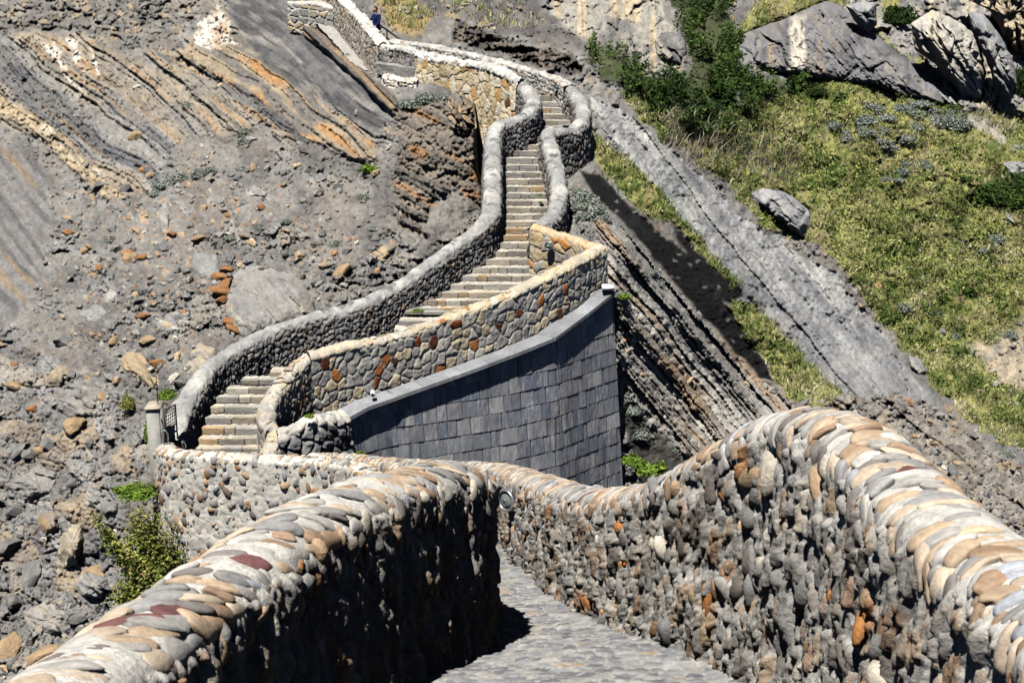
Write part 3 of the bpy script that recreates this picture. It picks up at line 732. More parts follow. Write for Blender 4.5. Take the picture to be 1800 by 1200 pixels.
# --- near left parapet: comes past the viewer, bends out of sight behind itself
cvL = Curve([(-260,1440,3.3),(-60,1290,4.2),(110,1175,5.1),(260,1070,5.9),(400,975,6.8),(520,900,7.6),(640,848,8.6),(730,822,9.4),(790,815,10.0),(806,820,10.6),(800,840,11.6),(760,866,13.2),(690,884,15.5),(630,880,18.5),(600,862,21.5)],
            [2.6] * 15, near_ds, 0.25, 0.17, 0.03)
def exL(b):
    sE = cvL.S[np.argmin(np.abs(cvL.D - 12.5))]
    face_stones(cvL, b, 500, (1.0, sE), (cvL.A * 0.95, 2.4), (0.03, 0.09), STONE_PAL, [3, 3, 2, 1.5, 2, 2, 0.7], 8, 2, 0.6, 0.35, 1.8)
    face_stones(cvL, b, 150, (1.0, sE), (cvL.A * 0.9, cvL.A * 1.6), (0.03, 0.08), STONE_PAL, [3, 3, 2, 1.5, 2, 3, 0.7], 9, 2, 0.6, -0.2, 2.2)
wallL = wall_obj(cvL, st_near(300, C8(150, 147, 140), C8(208, 204, 196), 0.8), 0.016, M_NEAR, 'parapet_wall', 'near parapet with a black shaded face and broad pebble coping, curling away left of the path', 'wall', extra=exL)
cap_pebbles(cvL, 'coping', (0.2, cvL.len - 0.3), [-1.0, -0.55, -0.08, 0.38, 0.85], 0.125, (0.12, 0.052, 0.03), PEB, PEBW, 37, wallL, 3, 0.6, 0.35, 0.92, -0.45)

# --- the outer landing wall of white mortar and scattered pebbles
far_ds = lambda d: 0.03
cvO = Curve([(604,865,21.4),(640,876,24.0),(650,830,25.6),(615,811,26.5),(560,806,27.1),(480,801,27.6),(400,797,28.1),(340,794,28.6),(305,790,29.2),(290,780,30.0),(292,768,30.8)], [4.6] * 11, far_ds, 0.22, 0.12, 0.06)
def exO(b):
    pal = [C8(150, 146, 140), C8(176, 150, 120), C8(150, 116, 88), C8(128, 96, 72), C8(172, 168, 164), C8(140, 138, 138), C8(116, 104, 96)]
    face_stones(cvO, b, 1250, (0.5, cvO.len - 0.2), (-3.6, -cvO.A * 0.9), (0.035, 0.15), pal, [3, 2, 1.6, 1.2, 3, 3, 1.5], 12, 2, 0.35, 0.15, 1.25)
wallO = wall_obj(cvO, st_masonry(0.3, 0.25, 0.012, C8(208, 203, 190), [C8(205, 200, 188), C8(190, 186, 176)], [2, 1], 0.1, 400, None, 0.3, 0.012), 0.03, M_WALL, 'landing_wall', 'rounded pale mortar wall with scattered brown pebbles at the foot of the steps', 'wall', extra=exO)
cap_pebbles(cvO, 'coping', (0.2, cvO.len - 0.2), [-0.85, -0.3, 0.3, 0.85], 0.14, (0.085, 0.05, 0.03), PEB, PEBW, 41, wallO, 2, 0.3, 0.3, 0.75, 0.15)

# --- stair parapets
GREYCAP = (C8(152, 151, 149), C8(182, 180, 174), C8(112, 112, 114))
DKPAL = [C8(134, 132, 129), C8(112, 110, 110), C8(152, 148, 142), C8(142, 122, 102), C8(98, 97, 98)]
cvS = Curve([(300,775,30.4),(306,748,30.7),(318,712,31.3),(336,680,31.9),(365,642,32.6),(402,612,33.2),(450,586,33.8),(500,565,34.3),(560,548,34.8),(620,534,35.2),(665,515,35.7),(710,490,36.2),(760,453,36.8),(810,419,37.7),(848,390,38.3),(864,358,39.1),(866,300,40.6),(867,245,42.1),(872,218,42.8),(893,208,43.2),(924,196,43.7),(938,176,44.5),(930,156,45.3),(913,140,46)],
            [2.4,2.4,2.2,2,2,2,2,2,2,2,2,2,2.2,2.5,3,3.4,3.6,3.6,3.4,3.2,3.2,3.2,3.2,3.2], far_ds, 0.25, 0.15, 0.06)
wallS = wall_obj(cvS, st_masonry(0.11, 0.17, 0.042, C8(138, 135, 131), DKPAL, [3, 3, 2, 0.8, 2], 0.16, 500, GREYCAP, 0.6, 0.02, 0.2), 0.03, M_PLAS, 'stair_parapet', 'grey rendered parapet snaking up the left side of the stone steps', 'wall')
BRPAL = [C8(188, 183, 172), C8(196, 180, 152), C8(174, 171, 165), C8(158, 155, 150), C8(126, 66, 34), C8(168, 108, 60), C8(204, 188, 160), C8(98, 58, 38)]
BRW = [4.5, 2.2, 4.5, 3.6, 0.8, 0.9, 1.4, 0.6]
cvB = Curve([(540,623,32.0),(600,606,32.4),(680,589,32.9),(740,571,33.3),(800,548,33.7),(860,528,34.1),(920,501,34.6),(980,471,35.1),(1030,446,35.9),(1056,431,36.4)], [1.9,1.9,1.85,1.85,1.85,1.8,1.75,1.7,1.6,1.55], lambda d: 0.022, 0.22, 0.12, 0.0)
wallB = wall_obj(cvB, st_masonry(0.23, 0.3, 0.024, C8(186, 181, 170), BRPAL, BRW, 0.13, 600, (C8(196, 184, 160), C8(182, 174, 158), C8(206, 190, 158)), 0.5, 0.012, 0.5), 0.022, M_WALL, 'stair_parapet', 'parapet of grey and rust brown masonry standing on the ledge above the slate wall', 'wall', extra=lambda b: cap_pebbles(cvB, 'coping', (0.1, cvB.len - 0.1), [-0.85, -0.2, 0.5], 0.22, (0.12, 0.085, 0.03), [C8(200, 180, 146), C8(184, 168, 142), C8(196, 190, 178), C8(170, 120, 76)], [3, 3, 3, 0.5], 43, b, 2, 0.3, 0.3, 0.8, -0.1))
cvE = Curve([(1056,431,36.4),(1000,412,36.95),(938,396,37.5)], [1.9, 1.7, 1.6], lambda d: 0.022, 0.2, 0.12, 0.0)
wallE = wall_obj(cvE, st_masonry(0.3, 0.34, 0.03, C8(180, 172, 156), [C8(206, 182, 140), C8(204, 142, 82), C8(190, 172, 140), C8(176, 168, 156), C8(160, 148, 140)], [4, 2.2, 3, 2, 1], 0.1, 640, (C8(200, 182, 150), C8(196, 170, 130), C8(200, 150, 100)), 0.5, 0.01, 0.6), 0.022, M_WALL, 'corner_parapet', 'short honey coloured crazy stone wall across the landing with a round lamp in it', 'wall')
cvF = Curve([(540,622,32.05),(512,645,31.6),(486,676,31.15),(470,708,30.8),(470,735,30.6),(482,756,30.5),(478,775,30.3),(464,797,30.1)], [2.2,2,1.6,1.4,1.4,1.4,1.4,1.4], lambda d: 0.024, 0.2, 0.13, 0.02)
wallF = wall_obj(cvF, st_masonry(0.2, 0.24, 0.03, C8(160, 154, 144), [C8(170, 160, 142), C8(150, 146, 140), C8(176, 146, 112), C8(120, 116, 112)], [3, 3, 1.5, 2], 0.12, 660, (C8(188, 180, 164), C8(170, 166, 158), C8(196, 176, 144)), 0.5, 0.016, 0.5), 0.024, M_WALL, 'stair_parapet', 'low pale parapet curving forward beside the lowest steps', 'wall', extra=lambda b: cap_pebbles(cvF, 'coping', (0.1, cvF.len - 0.1), [-0.6, 0.2, 0.8], 0.17, (0.11, 0.06, 0.028), [C8(196, 178, 148), C8(176, 168, 156), C8(160, 146, 130), C8(190, 186, 178)], [3, 3, 2, 2], 44, b, 2, 0.2, 0.3, 0.75, -0.05))
cvD = Curve([(486,757,30.4),(520,748,30.5),(560,735,30.8),(604,728,31.3)], [1.6, 1.8, 2.2, 2.6], lambda d: 0.024, 0.2, 0.13, 0.1)
wallD = wall_obj(cvD, st_masonry(0.24, 0.28, 0.09, C8(98, 97, 98), [C8(110, 110, 114), C8(86, 86, 90), C8(134, 132, 130)], [3, 3, 1.5], 0.2, 680, (C8(186, 182, 172), C8(206, 202, 192), C8(150, 148, 146)), 0.9, 0.04, 0.5), 0.024, M_PLAS, 'retaining_wall', 'low dark rough stone wall below the pale parapet, left of the slate wall', 'wall')
cvU = Curve([(944,392,37.9),(960,382,38.5),(976,362,39.1),(983,330,40.0),(977,290,41.0),(967,248,42.1),(963,228,42.6),(984,226,43.0),(1008,221,43.4),(1024,202,44.0),(1021,176,44.8),(1004,152,45.7)], [2.2,2.6,3,3.2,3.2,3,3,3.6,4.6,5,5,4], far_ds, 0.22, 0.15, 0.03)
wallU = wall_obj(cvU, st_masonry(0.13, 0.24, 0.055, C8(126, 123, 118), [C8(140, 136, 130), C8(104, 101, 99), C8(160, 152, 140), C8(126, 100, 80), C8(90, 88, 88)], [3, 3, 2, 0.8, 2], 0.18, 700, GREYCAP, 0.8, 0.022, 0.2), 0.03, M_PLAS, 'stair_parapet', 'grey rendered S shaped parapet on the right of the upper steps', 'wall')
cvK = Curve([(1002,150,45.9),(985,139,46.6),(950,127,47.2),(900,112,47.9),(830,95,48.7),(760,80,49.5),(712,74,50.2),(690,70,51)], [1.5] * 8, far_ds, 0.22, 0.1, 0.0)
wallK = wall_obj(cvK, st_masonry(0.15, 0.15, 0.035, C8(196, 194, 188), [C8(176, 172, 166), C8(200, 196, 188), C8(150, 148, 144), C8(176, 140, 108)], [3, 3, 1.5, 0.4], 0.16, 720, None, 0.6, 0.022, 0.8), 0.026, M_WALL, 'path_parapet', 'whitish rubble parapet on the far side of the bend above the steps', 'wall')
TANPAL = [C8(222, 204, 168), C8(214, 196, 162), C8(206, 166, 110), C8(226, 216, 190), C8(190, 168, 132), C8(176, 112, 58), C8(120, 78, 50)]
def st_tan(S, T, pos, cv):
    d, c = st_masonry(0.24, 0.42, 0.03, C8(150, 134, 110), TANPAL, [4, 4, 2.2, 4, 2, 0.25, 0.12], 0.07, 740, (C8(212, 209, 202), C8(190, 186, 180), C8(170, 158, 144)), 0.4, 0.016, 2.2)(S, T, pos, cv)
    r = sstep(2.1, 2.7, np.abs(T) + 0.3 * fbm(S / .4, T / .4, 3)) * sstep(1.6, 0.9, S)
    return d, c
cvT = Curve([(914,140,45.7),(895,126,45.9),(850,112,46.5),(800,103,46.9),(735,91,47.5)], [6.5, 6, 5.5, 4.5, 4], lambda d: 0.028, 0.22, 0.2, 0.02)
wallT = wall_obj(cvT, st_tan, 0.028, M_WALL, 'retaining_wall', 'tall honey coloured crazy stone retaining wall under the upper path', 'wall')
cvG = Curve([(735,90,47.6),(706,84,47.9),(673,79,48.2)], [1.35, 1.35, 1.35], lambda d: 0.026, 0.22, 0.1, 0.02)
wallG = wall_obj(cvG, st_masonry(0.11, 0.26, 0.03, C8(146, 143, 138), [C8(150, 146, 140), C8(126, 124, 120), C8(166, 156, 144)], [3, 2, 2], 0.16, 760, (C8(206, 203, 196), C8(190, 188, 182), C8(170, 166, 158)), 0.7, 0.024, 1.6), 0.026, M_WALL, 'path_parapet', 'short grey rough parapet between the honey coloured wall and the sloping wall', 'wall')
cvV = Curve([(675,77,48.2),(657,54,49.6),(633,27,51.2),(609,2,52.8),(585,-22,54.4),(550,-57,56.5)], [1.8,2.2,2.4,2.4,2.4,2.4], far_ds, 0.22, 0.1, 0.02)
wallV = wall_obj(cvV, st_masonry(0.24, 0.24, 0.022, C8(190, 184, 170), [C8(176, 158, 134), C8(160, 140, 116), C8(180, 174, 162), C8(150, 146, 138)], [3, 2, 3, 2], 0.2, 780, (C8(214, 211, 204), C8(196, 192, 184), C8(170, 164, 154)), 0.4, 0.02, 2.0), 0.03, M_WALL, 'path_parapet', 'sloping pale parapet with brown stones climbing to the top left beside the walker', 'wall')
# the wall's old end block by the rock
cvW = Curve([(592,12,54.0),(555,4,54.4),(512,1,55.0)], [1.5, 1.3, 1.1], far_ds, 0.25, 0.12, 0.02)
wall_obj(cvW, st_masonry(0.42, 0.26, 0.03, C8(206, 203, 196), [C8(180, 170, 150), C8(164, 160, 152), C8(190, 172, 140)], [2, 2, 1], 0.16, 790, (C8(204, 200, 190), C8(186, 180, 168), C8(180, 172, 156)), 0.4, 0.014, 0.7), 0.03, M_WALL, 'wall_footing', 'white pointed block wall on the rock at the top of the dark slab', 'wall')
# ledge and patched masonry below the grey parapet
cvX = Curve([(737,117,47.75),(700,112,48.0),(668,108,48.4)], [0.45, 0.5, 0.3], lambda d: 0.03, 0.3, 0.08, 0.0)
wall_obj(cvX, st_masonry(0.5, 0.3, 0.008, C8(150, 147, 142), [C8(152, 149, 144), C8(140, 138, 134)], [1, 1], 0.05, 795, None, 0.4, 0.014), 0.03, M_CONC if False else M_WALL, 'concrete_ledge', 'grey concrete ledge jutting out under the short grey parapet', 'ledge')
cvY = Curve([(735,140,47.4),(705,138,47.5),(678,132,47.8)], [1.5, 1.2, 0.6], lambda d: 0.024, 0.25, 0.12, 0.1)
wall_obj(cvY, st_masonry(0.12, 0.17, 0.05, C8(222, 216, 204), [C8(206, 196, 178), C8(160, 140, 118), C8(224, 218, 206)], [2, 1, 3], 0.3, 797, None, 0.6, 0.03), 0.024, M_WALL, 'patched_masonry', 'white mortared rubble patch in the cavity under the concrete ledge', 'wall')

# ------------------------------------------------------------------ slate retaining wall with its ledge
SLp = [(585,742,31.5),(640,712,32.0),(692,694,32.5),(760,670,32.9),(830,645,33.35),(900,619,33.8),(966,592,34.4),(1020,552,35.3),(1072,511,36.1)]
def st_slate(S, T, pos, cv):
    z = pos[..., 2] + 0.03 * noise(S / 1.5, pos[..., 2] / 1.5, 812)
    k = np.floor(z / 0.44); fz = z / 0.44 - k
    u = S / 0.44 + 13.7 * hsh(k, k * 0, 810); i = np.floor(u); j0 = i + 0.35 * (hsh(i, k, 811) - 0.5); j1 = i + 1 + 0.35 * (hsh(i + 1, k, 811) - 0.5)
    i = np.where(u < j0, i - 1, np.where(u > j1, i + 1, i)); j0 = i + 0.35 * (hsh(i, k, 811) - 0.5); j1 = i + 1 + 0.35 * (hsh(i + 1, k, 811) - 0.5)
    # some tiles are split in two
    md = 0.5 * (j0 + j1) + 0.15 * (hsh(i, k, 815) - 0.5); split = hsh(i, k, 814) > 0.55
    sub = np.where(split & (u > md), 1, 0); a = np.where(sub == 1, md, j0); b = np.where(split & (sub == 0), md, j1)
    e = np.minimum(u - a, b - u) * 0.52; ez = np.minimum(fz, 1 - fz) * 0.47
    r = hsh(i * 2 + sub, k, 813); r2 = hsh(i * 2 + sub, k, 818); r3 = hsh(i * 2 + sub, k, 819)
    joint = np.minimum(sstep(0.0, 0.014, e), sstep(0.0, 0.016, fz * 0.44))
    n1 = fbm(S / 0.07, z / 0.2, 816, 4); n2 = fbm(S / 0.25, z / 0.7, 817, 3)
    d = joint * (0.006 + 0.012 * r + 0.009 * (1 - fz) + 0.012 * (r2 - 0.5) * (u - a)) + 0.009 * n1 * (0.4 + r3)
    c = pick(r2, [C8(140, 142, 148), C8(126, 129, 136), C8(150, 149, 152), C8(112, 118, 131), C8(164, 164, 164), C8(132, 130, 134)], [4, 4, 2, 2, 1.2, 2])
    c = c * (1 + 0.2 * n1 + 0.12 * n2)[..., None]
    c = mixc(c, C8(186, 186, 184), 0.6 * sstep(0.3, 0.65, fbm(S / 0.035, z / 0.5, 820, 3)) * (r3 > 0.4))
    c = mixc(c, C8(198, 197, 193), 0.45 * sstep(0.35, 0.6, fbm(S / 0.12, z / 2.2, 822, 3)) * sstep(0.0, 0.4, fbm(S / 1.2, z / 1.6, 823, 2)))
    c = mixc(c, C8(60, 66, 82), 0.55 * sstep(0.3, 0.6, fbm(S / 0.3, z / 1.4, 821, 3)))
    c = mixc(full(C8(56, 56, 60), S.shape), c, joint)
    return d, c
cvSl = Curve([(p[0], p[1] + 9, p[2] + 0.16) for p in SLp], [3.2, 4.0, 4.6, 5, 5.2, 5.6, 6, 6.4, 6.8], lambda d: 0.022, 0.10, 0.02, 0.09, sharp=True)
bag = Bag(); sweep(bag, cvSl, st_slate, 0.022)
slate = bag.build('retaining_wall', M_SLATE)
tag(slate, 'big battered retaining wall clad in blue grey slate tiles below the brown parapet', 'wall')
lb = Bag()
lw = P(np.array([p[0] for p in SLp]), np.array([p[1] for p in SLp]), np.array([p[2] for p in SLp]))
for a_, b_ in zip(lw[:-1], lw[1:]):
    dr = b_ - a_; L = np.linalg.norm(dr); dr = dr / L; nn = unit(np.cross(dr, [0, 0, 1.0])); n = max(1, int(round(L / 0.42)))
    for k in range(n):
        o = a_ + dr * (L * k / n) + nn * 0.20 - np.array([0, 0, 0.085])
        box(lb, o, dr * (L / n + 0.0005), -nn * 0.62, np.array([0, 0, 0.10]), C8(146, 147, 150) * random.uniform(0.84, 1.12), 0.004)
lb.build('ledge', M_SLATE, slate, False)
# white capping stone at the end of the ledge
wb = Bag(); q = P(1068, 506, 35.95); box(wb, q - np.array([0.16, 0.2, 0.04]), (0.34, 0, 0), (0, 0.36, 0), (0, 0, 0.13), C8(235, 235, 232), 0.02)
tag(wb.build('cap_stone', M_WHITE), 'small white block sitting on the upper end of the slate ledge', 'block')

# ------------------------------------------------------------------ path and steps
PP = np.array([(0.2,0.5,-1.75),(0.3,3,-2.75),(0.35,5,-3.35),(0.45,8.9,-4.56),(0.4,10,-4.9),(0.0,12.1,-5.6),(-0.6,15.9,-6.82),(-1.2,20,-8.1),(-1.75,23.5,-9.2),(-2.6,26.5,-9.95),(-4.1,29.0,-10.5),(-5.6,30.2,-10.62),(-7.2,30.6,-10.64)])
# (x, depth, height) -> world
yy = (PP[:, 1] + PP[:, 2] * SP) / CP
pc = catmull(np.stack([PP[:, 0], yy, PP[:, 2]], 1), 60)
L = np.concatenate([[0], np.cumsum(np.linalg.norm(np.diff(pc, axis=0), axis=1))]); ss = [0.0]
while ss[-1] < L[-1]: ss.append(ss[-1] + 0.02 + 0.0009 * ss[-1])
ss = np.array(ss[:-1]); pc = np.stack([np.interp(ss, L, pc[:, k]) for k in range(3)], 1)
tt = np.gradient(pc, axis=0); tt[:, 2] = 0; tt = unit(tt)
for _ in range(40): tt[1:-1] = unit(tt[:-2] + tt[1:-1] * 2 + tt[2:])
nn = np.stack([tt[:, 1], -tt[:, 0], 0 * tt[:, 0]], 1)
wd = np.interp(ss, [0, 8, 12, 20, L[-1]], [2.6, 1.7, 1.5, 1.5, 1.4])
uu = np.linspace(-1, 1, 170)
U = uu[None] * wd[:, None]; SS = np.broadcast_to(ss[:, None], U.shape)
f1, f2, cid, du, dv = worley(U / 0.13 + 0.2 * fbm(SS, U, 5, 2), SS / 0.10, 900); e = f2 - f1; m = sstep(0.04, 0.2, e)
n1 = fbm(U / 0.06, SS / 0.06, 901, 3)
hz = 0.016 * m * (0.4 + rid(cid, 1)) + 0.008 * n1 + 0.05 * fbm(U / 0.8, SS / 0.8, 902, 3)
pcx = pick(rid(cid, 2), [C8(150, 150, 152), C8(132, 133, 136), C8(168, 166, 162), C8(118, 118, 122), C8(170, 152, 130)], [4, 4, 3, 2, 0.5])
pcol = mixc(full(C8(176, 173, 166), U.shape), pcx, m) * 0.88 * (1 + 0.2 * n1)[..., None]
wet = sstep(0.55, 0.9, np.abs(U) / wd[:, None] + 0.15 * fbm(U / .5, SS / .5, 903, 2)); pcol = mixc(pcol, C8(190, 186, 176), 0.5 * wet)
pv = pc[:, None] + nn[:, None] * U[..., None] + np.array([0, 0, 1.0]) * hz[..., None]
i = np.arange(pv.shape[0] * pv.shape[1]).reshape(pv.shape[:2])
path = mk('path', pv, np.stack([i[:-1, :-1], i[:-1, 1:], i[1:, 1:], i[1:, :-1]], -1).reshape(-1, 4), M_PATH, pcol)
tag(path, 'worn grey cobbled path running down between the two near parapets', 'path', kind='structure')

SD = np.array([(797,31),(660,33),(545,36),(420,39),(270,43),(190,46),(150,47.3)], float)[::-1]
def dstep(py): return np.interp(py, SD[:, 0], SD[:, 1])
SX = np.array([(797,334,464),(760,344,462),(725,360,464),(690,384,475),(668,425,490),(655,470,510),(645,505,570),(630,560,650),(600,684,770),(575,694,800),(560,704,830),(545,716,870),(520,744,915),(490,786,950),(460,826,952),(430,858,952),(400,872,950),(350,874,972),(300,874,972),(250,876,975),(235,880,980),(225,885,985),(210,910,1008),(190,925,1015),(165,930,1015),(148,930,1015)], float)[::-1]
ys = [788, 771, 752, 734, 715, 698, 683, 668]
y = 654.0
while y > 545: ys.append(y); y -= 15
y = 543.0
while y > 430: ys.append(y); y -= 14.5
while y > 275: ys.append(y); y -= 12.4
while y > 152: ys.append(y); y -= 10.8
stairs = empty('stone_stairs', P(405, 797, 31))
tag(stairs, 'long winding flight of pale worn stone steps between two parapets', 'stairs')
inv = np.array(stairs.location)
for n, y in enumerate(ys):
    y2 = ys[n + 1] if n + 1 < len(ys) else y - 10
    d0, d1 = dstep(y), dstep(y2)
    xl = np.interp(y, SX[:, 0], SX[:, 1]); xr = np.interp(y, SX[:, 0], SX[:, 2])
    a = P(xl, y, d0); b = P(xr, y, d0); c0 = P(xl, y2, d1)
    rise = c0[2] - a[2]; run = c0[1] - a[1]
    bg = Bag(); x = a[0]; z0 = a[2]
    fr = np.array([0, 1.0, 0])
    # long edge stones along the riser, mortar and cobbles behind them
    while x < b[0] - 0.02:
        w = min(random.choice([0.28, 0.45, 0.6, 0.8, 1.0]) * random.uniform(0.85, 1.1), b[0] - x)
        hh = max(rise, 0.08) * random.uniform(0.92, 1.0)
        cs = random.choice([C8(182, 172, 154), C8(190, 178, 156), C8(174, 170, 162), C8(184, 158, 124), C8(166, 162, 154), C8(198, 191, 176), C8(156, 148, 136)])
        jy = random.uniform(-0.02, 0.02)
        box(bg, (x, a[1] + jy, z0 - rise - 0.02 + random.uniform(-.008, .008)), (w - 0.014, 0, random.uniform(-.006, .006)), (0, 0.2 + 0.02, 0), (0, 0, hh + 0.02), cs * random.uniform(0.85, 1.1), 0.014)
        x += w
    gx = np.arange(a[0], b[0] + 0.04, 0.04); gy = np.linspace(a[1] + 0.03, c0[1] + 0.10, max(4, int((run + 0.1) / 0.04)))
    X, Y = np.meshgrid(gx, gy)
    w1, w2, ci, _, _ = worley(X / 0.16, Y / 0.13, 950 + n); mm = sstep(0.05, 0.2, w2 - w1); n1 = fbm(X / 0.08, Y / 0.08, 951 + n, 2)
    zt = z0 - 0.03 + 0.02 * mm + 0.012 * n1
    cc = mixc(full(C8(212, 207, 196), X.shape), pick(rid(ci, 1), [C8(170, 166, 158), C8(186, 178, 162), C8(196, 182, 156)], [2, 2, 1]), mm) * (1 + 0.15 * n1)[..., None]
    ii = np.arange(X.size).reshape(X.shape)
    bg.add(np.stack([X, Y, zt], -1), np.stack([ii[:-1, :-1], ii[:-1, 1:], ii[1:, 1:], ii[1:, :-1]], -1).reshape(-1, 4), cc.reshape(-1, 3))
    o = bg.build('step', M_STEP, None, False)
    o.parent = stairs; o.location = -inv

# ------------------------------------------------------------------ outlined boulders and outcrops (each a closed lump at its own distance)
def smooth_outline(poly, n, wob, seed):
    p = np.array(poly, float); q = np.vstack([p, p[:1]]); L = np.concatenate([[0], np.cumsum(np.hypot(*np.diff(q, axis=0).T))])
    s = np.linspace(0, L[-1], n, endpoint=False); o = np.stack([np.interp(s, L, q[:, k]) for k in range(2)], 1)
    r = fbm(s / 18, s * 0, seed, 3); c = o.mean(0); d = o - c
    return o + d / (np.hypot(d[:, 0], d[:, 1])[:, None] + 1e-6) * (r * wob)[:, None]
def outcrop(name, poly, bulge, thick, cols, label, cat, seed, group=None, lift=0.0, d=None, grain=50.0, rel=0.3, pw=2.6, wob=2.5, facet=26, tilt=(0, 0), mat=None, streak=()):
    p = np.array(poly, float); c = p.mean(0); ext = max(np.ptp(p[:, 0]), np.ptp(p[:, 1]))
    n = int(np.clip(ext * 1.6, 40, 420)); m = int(np.clip(ext / 5, 8, 70))
    out = smooth_outline(poly, n, wob, seed)
    rr_ = np.linspace(0, 1, m) ** 0.8
    px = c[0] + (out[None, :, 0] - c[0]) * rr_[:, None]; py = c[1] + (out[None, :, 1] - c[1]) * rr_[:, None]
    if d is None:
        de = dsmooth(out[:, 0], out[:, 1]); dc = float(dsmooth(c[0], c[1]))
        dm = dsmooth(px, py) + 0.15
    else:
        dm = np.full(px.shape, float(d))
    dm = dm - lift
    a = math.radians(grain); qg = -px * math.sin(a) + py * math.cos(a); rg = px * math.cos(a) + py * math.sin(a)
    pr = (1 - rr_[:, None] ** pw)
    bl, ci, ee = blocky(qg / facet + 0.3 * fbm(px / 30, py / 30, seed, 2), rg / (facet * 2.2), seed + 1, 1.2)
    cr = sstep(0.75, 0.95, ridged(qg / 40, rg / 120, seed + 4, 3))
    h = rel * (bl * 0.9 + 0.5 * noise(qg / 7, rg / 60, seed + 2) + 0.45 * fbm(px / 16, py / 16, seed + 3, 3) + 0.22 * blocky(qg / 9 + 0.3 * fbm(px / 9, py / 9, seed + 12, 2), rg / 16, seed + 13, 1.2)[0] + 0.16 * fbm(px / 4, py / 4, seed + 14, 2) - 0.6 * cr)
    df = dm - bulge * pr - h * sstep(0, 0.25, 1 - rr_[:, None]) - ((px - c[0]) * tilt[0] + (py - c[1]) * tilt[1]) * pr
    V1 = P(px, py, df); V2 = P(px[1:-1], py[1:-1], dm[1:-1] + thick * pr[1:-1])
    n1 = fbm(px / 12, py / 12, seed + 6, 4); n2 = fbm(px / 45, py / 45, seed + 7, 3); st_ = noise(qg / 9, rg / 90, seed + 8)
    cc = full(cols[0], px.shape); cc = mixc(cc, cols[1], sstep(0.0, 0.5, n2 + 0.4 * st_)); cc = mixc(cc, cols[2], sstep(0.25, 0.6, st_ + 0.3 * n1 - 0.2 * n2) * 0.8)
    for x0, x1, y0, y1, sc_ in streak:
        wx = px + 6 * fbm(py / 14, px / 30, seed + 9, 3)
        cc = mixc(cc, sc_, 0.85 * sstep(x0 - 4, x0 + 4, wx) * sstep(x1 + 4, x1 - 4, wx) * sstep(y0 - 10, y0 + 10, py) * sstep(y1 + 12, y1 - 6, py) * sstep(-0.5, 0.0, fbm(px / 8, py / 20, seed + 10, 3)))
    cc = mixc(cc, C8(70, 68, 66), 0.55 * cr) * (1 + 0.22 * n1 + 0.12 * fbm(px / 4, py / 5, seed + 15, 2))[..., None]
    i1 = np.arange(m * n).reshape(m, n); j1 = np.roll(i1, -1, 1)
    f1_ = np.stack([i1[:-1], i1[1:], j1[1:], j1[:-1]], -1).reshape(-1, 4)
    i2 = np.vstack([i1[-1:], m * n + np.arange((m - 2) * n).reshape(m - 2, n)[::-1]]); j2 = np.roll(i2, -1, 1)
    f2_ = np.stack([i2[:-1], i2[1:], j2[1:], j2[:-1]], -1).reshape(-1, 4)
    V = np.concatenate([V1.reshape(-1, 3), V2.reshape(-1, 3)]); cl = np.concatenate([cc.reshape(-1, 3), cc[1:-1].reshape(-1, 3)])
    o = mk(name, V, [f1_, f2_, i2[-1][None]], mat or M_SLAB, cl)
    return tag(o, label, cat, group)

GRY = (C8(146, 145, 143), C8(120, 119, 119), C8(176, 172, 162))
PAL2 = (C8(176, 170, 156), C8(150, 148, 144), C8(204, 182, 146))
outcrop('boulder', [(395,545),(402,490),(420,468),(470,466),(520,482),(548,520),(560,560),(520,590),(440,600),(400,572)], 1.0, 1.2, (C8(150, 147, 142), C8(172, 166, 154), C8(140, 138, 136)), 'big flat grey boulder above the snaking parapet, orange broken stone along its left edge', 'boulder', 1001, rel=0.12, facet=60, wob=2)
outcrop('boulder', [(340,445),(365,440),(385,450),(388,480),(376,498),(350,485),(335,470)], 0.5, 0.8, GRY, 'grey diamond shaped slab lying left of the big flat boulder', 'boulder', 1002, rel=0.08, wob=1.5)
outcrop('boulder', [(330,620),(350,600),(382,608),(380,640),(352,665),(328,660)], 0.4, 0.7, (C8(168, 158, 140), C8(150, 146, 138), C8(190, 170, 136)), 'pale tan slab leaning behind the lower curve of the snaking parapet', 'boulder', 1003, rel=0.08, wob=1.5)
outcrop('boulder', [(276,370),(292,350),(300,375),(296,405),(280,400)], 0.4, 0.6, GRY, 'upright pale grey stone on the scree, seen above the centre of the slope', 'boulder', 1004, rel=0.08, wob=1)
outcrop('boulder', [(180,510),(200,498),(210,512),(205,535),(182,540)], 0.4, 0.6, GRY, 'rounded dark grey boulder half sunk in the middle of the scree', 'boulder', 1005, rel=0.1, wob=1)
outcrop('boulder', [(268,435),(290,420),(305,430),(300,442),(280,445)], 0.35, 0.6, (C8(120, 118, 118), C8(100, 98, 98), C8(140, 138, 135)), 'small dark layered boulder in the scree among orange stones', 'boulder', 1006, rel=0.1, wob=1)
outcrop('boulder', [(75,655),(100,635),(128,640),(130,660),(105,680),(78,680)], 0.5, 0.7, (C8(160, 148, 126), C8(130, 126, 120), C8(184, 160, 122)), 'tan split boulder at the left foot of the scree', 'boulder', 1007, rel=0.15, wob=1.5)
outcrop('boulder', [(205,630),(230,612),(252,620),(285,665),(300,690),(270,690),(235,660),(210,650)], 0.5, 0.7, (C8(170, 152, 124), C8(146, 138, 126), C8(188, 160, 120)), 'long tan rock rib running down to the lamp pillar', 'rock', 1008, rel=0.15, wob=2)
